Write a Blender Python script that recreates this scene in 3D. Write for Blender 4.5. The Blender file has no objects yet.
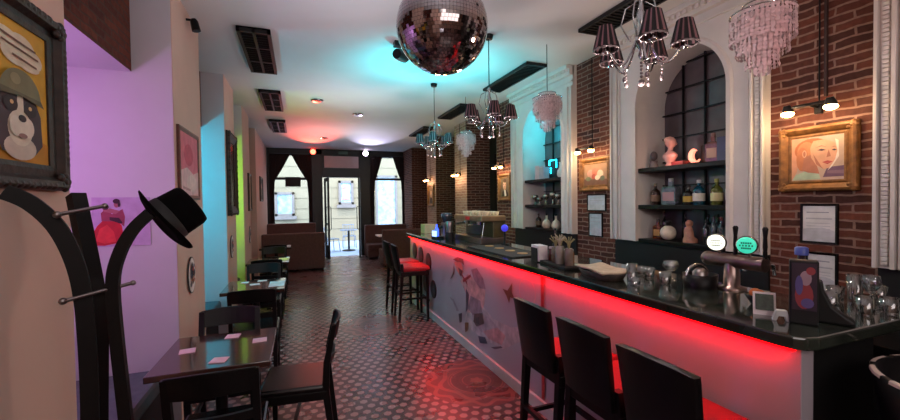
import bpy, bmesh, math, random
from mathutils import Vector, Matrix
random.seed(7)
PI = math.pi
COL = bpy.context.scene.collection
sin, cos = math.sin, math.cos

# ------------------------------------------------------------------ helpers
def lin(c):
    return tuple(((v/255)/12.92 if v/255 <= .04045 else ((v/255+.055)/1.055)**2.4) for v in c)

MATS = {}
def mat(name, rgb, rough=.5, metal=0., var=.12, scale=8., emit=0., spec=.5, alpha=1., trans=0., bump=0., coat=0., ecol=None):
    """procedural principled material; rgb in 0..255 display values"""
    if name in MATS: return MATS[name]
    m = bpy.data.materials.new(name); m.use_nodes = True
    nt = m.node_tree; b = nt.nodes['Principled BSDF']
    c = lin(rgb)
    b.inputs['Roughness'].default_value = rough
    b.inputs['Metallic'].default_value = metal
    b.inputs['Specular IOR Level'].default_value = spec
    if coat: b.inputs['Coat Weight'].default_value = coat; b.inputs['Coat Roughness'].default_value = .08
    if trans: b.inputs['Transmission Weight'].default_value = trans
    if alpha < 1: b.inputs['Alpha'].default_value = alpha
    tc = nt.nodes.new('ShaderNodeTexCoord')
    n = nt.nodes.new('ShaderNodeTexNoise'); n.inputs['Scale'].default_value = scale; n.inputs['Detail'].default_value = 4
    nt.links.new(tc.outputs['Object'], n.inputs['Vector'])
    r = nt.nodes.new('ShaderNodeValToRGB')
    lo = tuple(max(0, v*(1-var)) for v in c); hi = tuple(min(1, v*(1+var)) for v in c)
    r.color_ramp.elements[0].position = .3; r.color_ramp.elements[1].position = .7
    r.color_ramp.elements[0].color = (*lo, 1); r.color_ramp.elements[1].color = (*hi, 1)
    nt.links.new(n.outputs['Fac'], r.inputs['Fac'])
    nt.links.new(r.outputs['Color'], b.inputs['Base Color'])
    if emit:
        b.inputs['Emission Color'].default_value = (*(lin(ecol) if ecol else c), 1); b.inputs['Emission Strength'].default_value = emit
    if bump:
        bp = nt.nodes.new('ShaderNodeBump'); bp.inputs['Strength'].default_value = bump; bp.inputs['Distance'].default_value = .01
        nt.links.new(n.outputs['Fac'], bp.inputs['Height']); nt.links.new(bp.outputs['Normal'], b.inputs['Normal'])
    MATS[name] = m
    return m

class MB:
    def __init__(s): s.v = []; s.f = []; s.mi = []; s.sm = []; s.cur = 0
    def add(s, vs, fs, smooth=False, mi=None):
        o = len(s.v); s.v += [tuple(v) for v in vs]
        for f in fs:
            s.f.append(tuple(i+o for i in f)); s.mi.append(s.cur if mi is None else mi); s.sm.append(smooth)
        return s
    def box(s, x0, x1, y0, y1, z0, z1, mi=None):
        vs = [(x, y, z) for z in (z0, z1) for y in (y0, y1) for x in (x0, x1)]
        return s.add(vs, [(0,2,3,1),(4,5,7,6),(0,1,5,4),(2,6,7,3),(0,4,6,2),(1,3,7,5)], mi=mi)
    def obox(s, c, sx, sy, sz, M=None, mi=None):
        vs = [Vector((x*sx/2, y*sy/2, z*sz/2)) for z in (-1,1) for y in (-1,1) for x in (-1,1)]
        if M is not None: vs = [M @ v for v in vs]
        return s.add([v+Vector(c) for v in vs], [(0,2,3,1),(4,5,7,6),(0,1,5,4),(2,6,7,3),(0,4,6,2),(1,3,7,5)], mi=mi)
    def quad(s, *p, mi=None): return s.add(p, [tuple(range(len(p)))], mi=mi)
    def prism(s, pts, ext, mi=None):
        n = len(pts); e = Vector(ext)
        vs = [Vector(p) for p in pts] + [Vector(p)+e for p in pts]
        fs = [tuple(range(n))[::-1], tuple(range(n, 2*n))] + [(i, (i+1) % n, n+(i+1) % n, n+i) for i in range(n)]
        return s.add(vs, fs, mi=mi)
    def loft(s, rings, cap=True, closed=True, smooth=True, mi=None):
        n = len(rings[0]); vs = [p for r in rings for p in r]; fs = []
        for k in range(len(rings)-1):
            for i in range(n if closed else n-1):
                j = (i+1) % n
                fs.append((k*n+i, k*n+j, (k+1)*n+j, (k+1)*n+i))
        s.add(vs, fs, smooth, mi)
        if cap:
            s.add(rings[0], [tuple(range(n))[::-1]], False, mi); s.add(rings[-1], [tuple(range(n))], False, mi)
        return s
    def lathe(s, prof, n=20, c=(0,0,0), axis=None, cap=True, smooth=True, mi=None):
        c = Vector(c); M = Matrix.Identity(3)
        if axis is not None: M = Vector((0,0,1)).rotation_difference(Vector(axis).normalized()).to_matrix()
        rings = [[c + M @ Vector((r*cos(2*PI*i/n), r*sin(2*PI*i/n), z)) for i in range(n)] for r, z in prof]
        return s.loft(rings, cap, True, smooth, mi)
    def cyl(s, p0, p1, r0, r1=None, n=12, mi=None):
        p0 = Vector(p0); d = Vector(p1)-p0; r1 = r0 if r1 is None else r1
        return s.lathe([(r0, 0), (r1, d.length)], n, p0, d, mi=mi)
    def tube(s, path, r, n=8, mi=None, cap=True):
        path = [Vector(p) for p in path]; rings = []; up = None
        for i, p in enumerate(path):
            t = (path[min(i+1, len(path)-1)] - path[max(i-1, 0)]).normalized()
            if up is None:
                up = t.orthogonal().normalized()
            a = (up - t*up.dot(t)).normalized(); up = a; b = t.cross(a)
            rr = r[i] if isinstance(r, (list, tuple)) else r
            rings.append([p + (a*cos(2*PI*k/n) + b*sin(2*PI*k/n))*rr for k in range(n)])
        return s.loft(rings, cap, True, True, mi)
    def sphere(s, c, r, nu=16, nv=10, sc=(1,1,1), mi=None, smooth=True):
        c = Vector(c); rings = []
        for j in range(nv+1):
            t = -PI/2 + PI*j/nv; t = max(min(t, PI/2-.02), -PI/2+.02)
            rings.append([c + Vector((r*cos(t)*cos(2*PI*i/nu)*sc[0], r*cos(t)*sin(2*PI*i/nu)*sc[1], r*sin(t)*sc[2])) for i in range(nu)])
        return s.loft(rings, True, True, smooth, mi)
    def build(s, name, mats, parent=None, bevel=0., recalc=True, loc=None, rz=0):
        me = bpy.data.meshes.new(name); me.from_pydata(s.v, [], s.f)
        if not isinstance(mats, (list, tuple)): mats = [mats]
        for m in mats: me.materials.append(m)
        for p, mi, sm in zip(me.polygons, s.mi, s.sm): p.material_index = mi; p.use_smooth = sm
        if recalc:
            bm = bmesh.new(); bm.from_mesh(me); bmesh.ops.recalc_face_normals(bm, faces=bm.faces); bm.to_mesh(me); bm.free()
        o = bpy.data.objects.new(name, me); COL.objects.link(o)
        if parent is not None: o.parent = parent
        if loc is not None: o.location = loc
        if rz: o.rotation_euler.z = rz
        if bevel:
            b = o.modifiers.new('bevel', 'BEVEL'); b.width = bevel; b.segments = 2; b.limit_method = 'ANGLE'; b.angle_limit = .6
        return o

def tag(o, label, cat, group=None, kind=None):
    o['label'] = label; o['category'] = cat
    if group: o['group'] = group
    if kind: o['kind'] = kind
    return o
def thing(name, label, cat, loc=(0,0,0), rz=0., group=None, M=None):
    o = bpy.data.objects.new(name, None); COL.objects.link(o); o.empty_display_size = .1
    if M is not None: o.matrix_world = M
    else: o.location = loc; o.rotation_euler = (0, 0, rz)
    return tag(o, label, cat, group)
def struct(o): o['kind'] = 'structure'; return o
def dup(root, label, loc=None, rz=None, group=None):
    def cp(o, par):
        c = o.copy(); COL.objects.link(c)
        if par is not None: c.parent = par
        for ch in list(o.children): cp(ch, c)
        return c
    r = cp(root, None); r['label'] = label
    if loc is not None: r.location = loc
    if rz is not None: r.rotation_euler = (0, 0, rz)
    if group: r['group'] = group
    return r
def onwall(kind, loc):
    u, v, n = {'R': ((0,-1,0),(0,0,1),(-1,0,0)), 'L': ((0,1,0),(0,0,1),(1,0,0)), 'F': ((1,0,0),(0,0,1),(0,-1,0))}[kind]
    return Matrix(((u[0],v[0],n[0],loc[0]),(u[1],v[1],n[1],loc[1]),(u[2],v[2],n[2],loc[2]),(0,0,0,1)))
def light(kind, name, loc, energy, color, size=.05, rot=None, target=None, **kw):
    l = bpy.data.lights.new(name, kind); l.energy = energy; l.color = color
    if kind == 'AREA':
        l.shape = 'RECTANGLE'; l.size = size if not isinstance(size, tuple) else size[0]; l.size_y = l.size if not isinstance(size, tuple) else size[1]
    elif kind == 'SUN': l.angle = size
    else: l.shadow_soft_size = size
    for k, v in kw.items(): setattr(l, k, v)
    o = bpy.data.objects.new(name, l); COL.objects.link(o); o.location = loc
    if target is not None: o.rotation_euler = (Vector(target)-Vector(loc)).to_track_quat('-Z', 'Y').to_euler()
    elif rot is not None: o.rotation_euler = rot
    return o

# ------------------------------------------------------------------ materials
def brick_mat(name, plane, c1, c2, mortar, rough=.85):
    m = bpy.data.materials.new(name); m.use_nodes = True; nt = m.node_tree; b = nt.nodes['Principled BSDF']
    g = nt.nodes.new('ShaderNodeNewGeometry'); sx = nt.nodes.new('ShaderNodeSeparateXYZ'); cx = nt.nodes.new('ShaderNodeCombineXYZ')
    nt.links.new(g.outputs['Position'], sx.inputs[0])
    nt.links.new(sx.outputs['Y' if plane == 'x' else 'X'], cx.inputs['X']); nt.links.new(sx.outputs['Z'], cx.inputs['Y'])
    # slight wobble of the courses
    nz = nt.nodes.new('ShaderNodeTexNoise'); nz.inputs['Scale'].default_value = 9; nt.links.new(g.outputs['Position'], nz.inputs['Vector'])
    mx = nt.nodes.new('ShaderNodeVectorMath'); mx.operation = 'SCALE'; mx.inputs['Scale'].default_value = .026
    nt.links.new(nz.outputs['Color'], mx.inputs[0])
    ad = nt.nodes.new('ShaderNodeVectorMath'); nt.links.new(cx.outputs[0], ad.inputs[0]); nt.links.new(mx.outputs[0], ad.inputs[1])
    br = nt.nodes.new('ShaderNodeTexBrick'); nt.links.new(ad.outputs[0], br.inputs['Vector'])
    br.inputs['Scale'].default_value = 1; br.inputs['Brick Width'].default_value = .2; br.inputs['Row Height'].default_value = .054
    br.inputs['Mortar Size'].default_value = .008; br.inputs['Mortar Smooth'].default_value = .4; br.inputs['Bias'].default_value = 0
    br.inputs['Color1'].default_value = (*lin(c1), 1); br.inputs['Color2'].default_value = (*lin(c2), 1); br.inputs['Mortar'].default_value = (*lin(mortar), 1)
    n2 = nt.nodes.new('ShaderNodeTexNoise'); n2.inputs['Scale'].default_value = 30; n2.inputs['Detail'].default_value = 5; nt.links.new(g.outputs['Position'], n2.inputs['Vector'])
    mr = nt.nodes.new('ShaderNodeMapRange'); mr.inputs['To Min'].default_value = .55; mr.inputs['To Max'].default_value = 1.35; nt.links.new(n2.outputs['Fac'], mr.inputs['Value'])
    mm = nt.nodes.new('ShaderNodeMix'); mm.data_type = 'RGBA'; mm.blend_type = 'MULTIPLY'; mm.inputs['Factor'].default_value = 1
    nt.links.new(br.outputs['Color'], mm.inputs['A']); nt.links.new(mr.outputs[0], mm.inputs['B'])
    nt.links.new(mm.outputs['Result'], b.inputs['Base Color']); b.inputs['Roughness'].default_value = rough
    b.inputs['Specular IOR Level'].default_value = .25
    bp = nt.nodes.new('ShaderNodeBump'); bp.inputs['Strength'].default_value = .6; bp.inputs['Distance'].default_value = .012; bp.invert = True
    a2 = nt.nodes.new('ShaderNodeMath'); a2.operation = 'MULTIPLY_ADD'; a2.inputs[1].default_value = -.5
    nt.links.new(n2.outputs['Fac'], a2.inputs[0]); nt.links.new(br.outputs['Fac'], a2.inputs[2])
    nt.links.new(a2.outputs[0], bp.inputs['Height']); nt.links.new(bp.outputs['Normal'], b.inputs['Normal'])
    return m
BRICK = [brick_mat('brick_facing_room', 'x', (112,64,50), (70,42,36), (138,110,98)), brick_mat('brick_facing_end', 'y', (104,60,48), (70,42,36), (140,112,98))]
BRICKB = [brick_mat('bulkhead_brick_room', 'x', (112,58,42), (82,42,34), (88,62,54)), brick_mat('bulkhead_brick_end', 'y', (112,58,42), (82,42,34), (88,62,54))]

def floor_mat():
    m = bpy.data.materials.new('hexagonal_cement_tiles'); m.use_nodes = True; nt = m.node_tree; b = nt.nodes['Principled BSDF']
    N = nt.nodes.new; L = nt.links.new
    def math_(op, a, b_=None, c=None):
        n = N('ShaderNodeMath'); n.operation = op
        for i, x in enumerate((a, b_, c)):
            if x is None: continue
            if isinstance(x, (int, float)): n.inputs[i].default_value = x
            else: L(x, n.inputs[i])
        return n.outputs[0]
    def vm(op, a, b_=None):
        n = N('ShaderNodeVectorMath'); n.operation = op
        for i, x in enumerate((a, b_)):
            if x is None: continue
            if isinstance(x, tuple): n.inputs[i].default_value = x
            else: L(x, n.inputs[i])
        return n
    g = N('ShaderNodeNewGeometry'); P = g.outputs['Position']
    P0 = vm('MULTIPLY', P, (1,1,0)).outputs[0]
    def hexd(p):
        r = (1, 1.7320508, 1); h = (.5, .8660254, .5)
        def half(q):
            md = vm('MODULO', q, r).outputs[0]
            return vm('SUBTRACT', md, h).outputs[0]
        a = half(p); c = half(vm('SUBTRACT', p, h).outputs[0])
        a = vm('MULTIPLY', a, (1,1,0)).outputs[0]; c = vm('MULTIPLY', c, (1,1,0)).outputs[0]
        da = vm('DOT_PRODUCT', a, a).outputs['Value']; dc = vm('DOT_PRODUCT', c, c).outputs['Value']
        k = math_('LESS_THAN', da, dc)
        mx = N('ShaderNodeMix'); mx.data_type = 'VECTOR'; L(k, mx.inputs['Factor']); L(c, mx.inputs['A']); L(a, mx.inputs['B'])
        ab = vm('ABSOLUTE', mx.outputs['Result'] if 'Result' in mx.outputs else mx.outputs[1]).outputs[0]
        for o in mx.outputs:
            if o.type == 'VECTOR' and o.enabled: ab = vm('ABSOLUTE', o).outputs[0]
        sp = N('ShaderNodeSeparateXYZ'); L(ab, sp.inputs[0])
        dd = vm('DOT_PRODUCT', ab, (.5, .8660254, 0)).outputs['Value']
        return math_('MAXIMUM', dd, sp.outputs['X'])
    sc = vm('SCALE', vm('ADD', P0, (50, 50, 0)).outputs[0]); sc.inputs['Scale'].default_value = 1/.098
    d = hexd(sc.outputs[0])
    mask = N('ShaderNodeMapRange'); L(d, mask.inputs['Value']); mask.inputs['From Min'].default_value = .27; mask.inputs['From Max'].default_value = .33
    mask.inputs['To Min'].default_value = 1; mask.inputs['To Max'].default_value = 0
    # wear
    nz = N('ShaderNodeTexNoise'); nz.inputs['Scale'].default_value = 2.2; nz.inputs['Detail'].default_value = 6; L(P, nz.inputs['Vector'])
    nf = N('ShaderNodeTexNoise'); nf.inputs['Scale'].default_value = 40; nf.inputs['Detail'].default_value = 3; L(P, nf.inputs['Vector'])
    dark = (*lin((66,44,46)), 1); lightc = (*lin((158,128,124)), 1); red = (*lin((138,80,74)), 1)
    def mixc(f, A, B):
        n = N('ShaderNodeMix'); n.data_type = 'RGBA'
        L(f, n.inputs['Factor']) if not isinstance(f, float) else setattr(n.inputs['Factor'], 'default_value', f)
        for nm, x in (('A', A), ('B', B)):
            for s in n.inputs:
                if s.name == nm and s.type == 'RGBA':
                    if isinstance(x, tuple): s.default_value = x
                    else: L(x, s)
        return [o for o in n.outputs if o.type == 'RGBA'][0]
    col = mixc(mask.outputs[0], dark, lightc)
    # medallions set into the tiling
    for cx_, cy_ in ((1.50, 3.30), (.95, 5.35), (.95, 7.6), (.95, 9.9)):
        q = vm('SUBTRACT', P0, (cx_, cy_, 0)).outputs[0]
        rad = vm('LENGTH', q).outputs['Value']
        sp = N('ShaderNodeSeparateXYZ'); L(q, sp.inputs[0])
        th = math_('ARCTAN2', sp.outputs['Y'], sp.outputs['X'])
        c6 = math_('COSINE', math_('MULTIPLY', th, 6.0)); c12 = math_('COSINE', math_('MULTIPLY', th, 12.0))
        inside = math_('LESS_THAN', rad, .47)
        base = mixc(inside, col, (*lin((96,52,50)), 1))
        def band(r0, r1, rr=rad): return math_('MULTIPLY', math_('GREATER_THAN', rr, r0), math_('LESS_THAN', rr, r1))
        z1 = math_('MULTIPLY_ADD', c6, -.028, rad)      # six-lobed radius
        z2 = math_('MULTIPLY_ADD', c12, .03, rad)
        f = math_('LESS_THAN', math_('MULTIPLY_ADD', c6, -.008, rad), .058)
        for r0, r1, rr in ((.125,.137,rad), (.15,.158,rad), (.235,.247,rad), (.26,.268,rad), (.30,.345,z1), (.395,.44,z2)):
            f = math_('MAXIMUM', f, band(r0, r1, rr))
        col = mixc(f, base, red)
        f2 = math_('MULTIPLY', band(.14, .235), .5)
        col = mixc(f2, col, (*lin((66,34,34)), 1))
    wear = N('ShaderNodeMapRange'); L(nz.outputs['Fac'], wear.inputs['Value']); wear.inputs['To Min'].default_value = .7; wear.inputs['To Max'].default_value = 1.25
    mm = N('ShaderNodeMix'); mm.data_type = 'RGBA'; mm.blend_type = 'MULTIPLY'; mm.inputs['Factor'].default_value = 1
    for s in mm.inputs:
        if s.type == 'RGBA': L(col if s.name == 'A' else wear.outputs[0], s)
    L([o for o in mm.outputs if o.type == 'RGBA'][0], b.inputs['Base Color'])
    rr = N('ShaderNodeMapRange'); L(nz.outputs['Fac'], rr.inputs['Value']); rr.inputs['To Min'].default_value = .16; rr.inputs['To Max'].default_value = .4
    L(rr.outputs[0], b.inputs['Roughness']); b.inputs['Specular IOR Level'].default_value = .75
    bp = N('ShaderNodeBump'); bp.inputs['Strength'].default_value = .5; bp.inputs['Distance'].default_value = .008
    n3 = N('ShaderNodeTexNoise'); n3.inputs['Scale'].default_value = 7; n3.inputs['Detail'].default_value = 3; L(P, n3.inputs['Vector'])
    hh = math_('MULTIPLY_ADD', mask.outputs[0], .12, n3.outputs['Fac'])
    L(hh, bp.inputs['Height']); L(bp.outputs['Normal'], b.inputs['Normal'])
    return m

M_WALL = mat('cream_wall_paint', (214,178,162), .8, var=.04, scale=3, bump=.05)
M_WHITEWALL = mat('white_alcove_paint', (206,200,206), .8, var=.03, scale=3)
M_CEIL = mat('white_ceiling_paint', (214,212,210), .85, var=.03, scale=2)
M_PLASTER = mat('white_moulded_plaster', (214,208,202), .6, var=.05, scale=6)
M_BLACKWOOD = mat('black_stained_wood', (11,8,9), .42, spec=.25, var=.3, scale=12)
M_COATWOOD = mat('dark_walnut_stain', (12,6,6), .55, spec=.25, var=.35, scale=10)
M_TABLETOP = mat('dark_walnut_tabletop', (66,42,36), .14, var=.25, scale=14, coat=.7)
M_LEATHER = mat('black_leatherette', (12,10,12), .4, spec=.25, var=.2, scale=30, bump=.05)
M_SEATLEATHER = mat('glossy_black_leather', (14,12,14), .22, var=.2, scale=30, spec=.6)
M_REDLEATHER = mat('red_leatherette', (140,18,28), .4, var=.12, scale=20)
M_BROWNSUEDE = mat('brown_upholstery', (92,62,56), .8, var=.15, scale=18)
M_TEALSEAT = mat('grey_teal_upholstery', (92,96,102), .8, var=.12, scale=18)
M_FACADE = mat('black_shopfront_paint', (16,15,18), .4, var=.2)
M_MARBLE = mat('polished_dark_green_stone', (40,45,38), .08, var=.7, scale=4, coat=.7)
M_WHITEPANEL = mat('glossy_white_laminate', (176,166,174), .3, var=.02, scale=3)
M_GOLD = mat('antique_gold_leaf', (128,86,42), .5, .2, var=.4, scale=22, bump=.3)
M_DARKGOLD = mat('dark_carved_wood', (44,27,19), .5, .1, var=.6, scale=22, bump=.5)
M_CHROME = mat('polished_chrome', (190,190,192), .15, 1, var=.05)
M_STEEL = mat('brushed_steel', (150,140,138), .3, 1, var=.1)
M_COPPER = mat('brushed_bronze_pipe', (150,128,120), .28, 1, var=.1)
M_BLACKMETAL = mat('black_metal', (18,18,20), .4, .6, var=.1)
M_BLACK = mat('matte_black', (10,10,11), .6, var=.2)
M_PAPER = mat('white_card', (236,226,224), .7, var=.03)
M_FELT = mat('black_hat_felt', (5,4,5), .95, spec=.1, var=.2, scale=40)
def glass_mat(name, rgb, fac=.82):
    m = bpy.data.materials.new(name); m.use_nodes = True; nt = m.node_tree; nt.nodes.clear()
    out = nt.nodes.new('ShaderNodeOutputMaterial'); mx = nt.nodes.new('ShaderNodeMixShader'); t = nt.nodes.new('ShaderNodeBsdfTransparent'); g = nt.nodes.new('ShaderNodeBsdfGlossy')
    lw = nt.nodes.new('ShaderNodeLayerWeight'); lw.inputs['Blend'].default_value = .35
    nz = nt.nodes.new('ShaderNodeTexNoise'); nz.inputs['Scale'].default_value = 3
    mr = nt.nodes.new('ShaderNodeMapRange'); mr.inputs['To Min'].default_value = 1-fac-.05; mr.inputs['To Max'].default_value = 1-fac+.35
    ad = nt.nodes.new('ShaderNodeMath'); ad.operation = 'MULTIPLY_ADD'; ad.inputs[1].default_value = .04
    nt.links.new(nz.outputs['Fac'], ad.inputs[0]); nt.links.new(lw.outputs['Fresnel'], ad.inputs[2]); nt.links.new(ad.outputs[0], mr.inputs['Value'])
    t.inputs['Color'].default_value = (*lin(rgb), 1); g.inputs['Roughness'].default_value = .05; g.inputs['Color'].default_value = (.9,.9,.9,1)
    nt.links.new(mr.outputs[0], mx.inputs['Fac']); nt.links.new(t.outputs[0], mx.inputs[1]); nt.links.new(g.outputs[0], mx.inputs[2]); nt.links.new(mx.outputs[0], out.inputs['Surface'])
    return m
M_PANE = glass_mat('clear_window_glass', (244,250,252), .95)
M_CLEARGLASS = glass_mat('clear_drinking_glass', (225,228,228), .78)

H = 3.3            # ceiling height
XP, XR = -.86, 3.2 # left pier faces, right brick faces
YF = 12.6          # shopfront

# ------------------------------------------------------------------ room shell
struct(MB().box(-2.3, 3.9, -3, YF+.15, -.1, 0).build('floor', floor_mat()))
struct(MB().box(-2.3, 3.9, -3, YF+.15, H, H+.12).build('ceiling', M_CEIL))
struct(MB().box(-2.3, 3.9, -3.1, -3, 0, H).build('wall_back', M_WALL))
PIERS = [(-3, .2), (1.15, 2.03), (3.5, 4.37), (5.7, 6.48), (7.4, 8.35), (9.5, 12.6)]
w = MB()
for a, b in PIERS: w.box(-2.3, XP, a, b, 0, H)
struct(w.build('wall_left', M_WALL))
struct(MB().box(-2.4, -2.1, -3, YF, 0, H).build('wall_left_alcoves', M_WHITEWALL))
BAYS = [(.2, 1.15), (2.03, 3.5), (4.37, 5.7), (6.48, 7.4), (8.35, 9.5)]
w = MB()
for i, (a, b) in enumerate(BAYS):
    w.box(-2.1, -1.11, a, b, 2.62, H)
o = w.build('trim_1', BRICKB + [M_WHITEWALL])
for p in o.data.polygons: p.material_index = 2 if p.normal.z < -.5 else (0 if abs(p.normal.x) > .5 else 1)
struct(o)
# painted sides of the piers that close each alcove
w = MB()
for b, y in ((0, 3.498), (0, 5.698), (0, 7.398)):
    w.box(-2.1, XP-.004, y-.004, y, 0, H)
struct(w.build('trim_2', M_WHITEWALL))

# right wall: brick piers, dark recesses
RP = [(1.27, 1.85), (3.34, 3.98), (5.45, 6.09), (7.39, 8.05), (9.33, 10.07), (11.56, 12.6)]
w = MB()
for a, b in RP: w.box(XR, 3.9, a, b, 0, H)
o = w.build('wall_right', BRICK + [brick_mat('light_washed_brick', 'x', (186,150,140), (160,122,114), (196,176,166))])  # paler brick colour paints the light wash on two far pier faces
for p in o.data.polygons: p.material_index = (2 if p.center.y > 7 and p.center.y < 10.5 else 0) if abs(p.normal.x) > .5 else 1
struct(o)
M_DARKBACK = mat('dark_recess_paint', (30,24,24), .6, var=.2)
M_NICHE = mat('niche_back_paint', (92,86,86), .7, var=.1)
w = MB()
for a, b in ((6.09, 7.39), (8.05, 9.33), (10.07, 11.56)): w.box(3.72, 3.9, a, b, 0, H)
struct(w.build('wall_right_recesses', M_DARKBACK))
w = MB()
for a, b in ((-.6, 1.27), (1.85, 3.34), (3.98, 5.45)): w.box(3.58, 3.9, a, b, 0, H)
w.box(XR, 3.9, -3, -.6, 0, H)
struct(w.build('wall_right_niches', M_NICHE))
# door standing dark in the first recess
d = MB(); d.box(3.66, 3.715, 6.2, 7.1, 0, 2.6); d.box(3.64, 3.66, 6.28, 7.02, .2, 2.5)
dd = struct(d.build('door_2', M_BLACKWOOD, bevel=.01))
MB().box(3.6, 3.64, 6.34, 6.37, .95, 1.15).build('door_handle', M_STEEL, dd)

# plaster arch surrounds on the back bar wall
def arch_unit(n, y0, y1, oa, ob, spring):
    R_ = (ob-oa)/2; cy = (oa+ob)/2; zb = 1.235; XF = 3.14; XB = 3.56
    m = MB()
    K = 24
    arc = [(cy - R_*cos(PI*i/K), spring + R_*sin(PI*i/K)) for i in range(K+1)]
    m.quad((XF, y0, zb), (XF, oa, zb), (XF, oa, spring), (XF, y0, spring)); m.quad((XF, ob, zb), (XF, y1, zb), (XF, y1, spring), (XF, ob, spring))
    m.quad((XF, y0, spring), (XF, oa, spring), (XF, oa, H), (XF, y0, H)); m.quad((XF, ob, spring), (XF, y1, spring), (XF, y1, H), (XF, ob, H))
    for i in range(K):
        (ya, za), (yb, zb_) = arc[i], arc[i+1]
        m.quad((XF, ya, za), (XF, yb, zb_), (XF, yb, H), (XF, ya, H))
    path = [(oa, zb)] + arc + [(ob, zb)]
    for i in range(len(path)-1):
        (ya, za), (yb, zb_) = path[i], path[i+1]
        m.quad((XF, ya, za), (XF, yb, zb_), (XB, yb, zb_), (XB, ya, za))
    m.quad((XF, y0, zb), (XR+.3, y0, zb), (XR+.3, y0, H), (XF, y0, H)); m.quad((XF, y1, zb), (XR+.3, y1, zb), (XR+.3, y1, H), (XF, y1, H))
    for a, b in ((y0, oa), (ob, y1)): m.quad((XF, a, zb), (XF, b, zb), (XR+.3, b, zb), (XR+.3, a, zb))
    base = struct(m.build('trim_%d' % n, M_PLASTER, recalc=False))
    # pilaster mouldings: bead rows and fillets
    k = MB()
    for e, s in ((y0, 1), (y1, -1)):
        for d0, d1, t in ((.0, .018, .03), (.075, .095, .03), (.105, .12, .018)):
            k.box(XF-t, XF+.01, *sorted((e+s*d0, e+s*d1)), zb, H-.25)
        z = zb+.03
        while z < H-.3:
            k.obox((XF-.006, e+s*.047, z), .026, .03, .021); z += .025
    k.build('pilaster_moulding', M_PLASTER, base, bevel=.003)
    # archivolt
    a = MB()
    rings = []
    for yy, zz, ny, nz in [(oa, zb, -1, 0)] + [(cy-R_*cos(PI*i/K), spring+R_*sin(PI*i/K), -cos(PI*i/K), sin(PI*i/K)) for i in range(K+1)] + [(ob, zb, 1, 0)]:
        rings.append([(XF-t, yy+ny*q, zz+nz*q) for q, t in ((0,-.005), (0,.018), (.03,.018), (.045,.006), (.05,-.005))])
    a.loft(rings, False, False, False)
    a.build('arch_moulding', M_PLASTER, base, recalc=False)
    c = MB(); c.box(XF-.09, XF+.02, y0, y1, H-.05, H-.005); c.box(XF-.05, XF+.02, y0, y1, H-.12, H-.05); c.box(XF-.02, XF+.02, y0, y1, H-.2, H-.18)
    y = y0+.02
    while y < y1-.04: c.box(XF-.07, XF, y, y+.03, H-.085, H-.05); y += .055
    c.build('cornice', M_PLASTER, base)
    # leaded window in the back of the niche
    XW = 3.5
    fr = MB()
    ys = [oa + (ob-oa)*t for t in (.0, .25, .5, .75, 1.)]
    def top(y): return spring + math.sqrt(max(R_**2-(y-cy)**2, 0))
    for y in ys[1:-1]: fr.box(XW-.008, XW+.012, y-.0065, y+.0065, zb, top(y))
    z = 1.55
    while z < spring+R_-.03:
        hw = R_ if z <= spring else math.sqrt(max(R_**2-(z-spring)**2, 0))
        fr.box(XW-.012, XW+.012, cy-hw, cy+hw, z-.0065, z+.0065); z += .235
    win = struct(fr.build('window_%d' % (n+2), M_BLACKMETAL))
    g = MB(); g.quad(*[(XW+.02, y, z) for y, z in path])
    g.build('pane', M_SMOKE, win)
    return base
M_SMOKE = mat('dusty_dark_glass', (92,84,86), .3, var=.35, scale=4)
arch_unit(3, 1.85, 3.34, 2.12, 3.01, 2.555)
arch_unit(4, 3.98, 5.45, 4.20, 5.12, 2.54)
arch_unit(5, -.6, 1.27, -.2, .95, 2.42)
w = MB()
for a, b in ((-.6, 1.27), (1.85, 3.34), (3.98, 5.45)): w.box(XR-.02, 3.56, a, b, 0, 1.232)
struct(w.build('trim_6', M_BLACK))

# ------------------------------------------------------------------ shopfront
w = MB()
for x0, x1, z0, z1 in ((-2.3, -.76, 0, H), (.36, .68, 0, H), (1.80, 2.14, 0, H), (3.2, 3.9, 0, H), (-.76, 3.2, 3.14, H), (.68, 1.80, 2.45, 3.14), (-.76, .36, 0, .95), (2.14, 3.2, 0, .62)):
    w.box(x0, x1, YF, YF+.14, z0, z1)
struct(w.build('wall_front', M_FACADE, bevel=.008))
for n, (x0, x1, zs) in ((1, (-.76, .36, .95)), (2, (2.14, 3.2, .62))):
    f = MB()
    for a, b, c, d in ((x0, x0+.04, zs, 3.14), (x1-.04, x1, zs, 3.14), (x0, x1, zs, zs+.06), (x0, x1, 3.1, 3.14), (x0, x1, 2.37, 2.44)):
        f.box(a, b, YF+.03, YF+.1, c, d)
    wn = struct(f.build('window_%d' % n, M_FACADE))
    MB().quad((x0, YF+.06, zs), (x1, YF+.06, zs), (x1, YF+.06, 3.14), (x0, YF+.06, 3.14)).build('pane', M_PANE, wn)
# door leaves folded open into the room
def leaf(hx, s):
    W, HH = .52, 2.4
    m = MB(); m.box(0, .07, -.025, .025, 0, HH); m.box(W-.07, W, -.025, .025, 0, HH); m.box(.07, W-.07, -.025, .025, 0, .4); m.box(.07, W-.07, -.025, .025, HH-.1, HH); m.box(.07, W-.07, -.02, .02, 1.0, 1.06)
    o = struct(m.build('door_1' if s > 0 else 'door_3', M_FACADE, loc=(hx, YF-.03, .012), bevel=.006))
    o.rotation_euler.z = -PI/2 + s*.14
    MB().quad((.07, 0, .4), (W-.07, 0, .4), (W-.07, 0, HH-.1), (.07, 0, HH-.1)).build('pane', M_PANE, o)
    h = MB()
    for sd in (-1, 1):
        h.tube([(W-.04, sd*.025, .85), (W-.04, sd*.07, .88), (W-.04, sd*.07, 1.52), (W-.04, sd*.025, 1.55)], .012)
    h.build('door_handle', M_BLACKMETAL, o)
leaf(.74, 1); leaf(1.76, -1)
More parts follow.
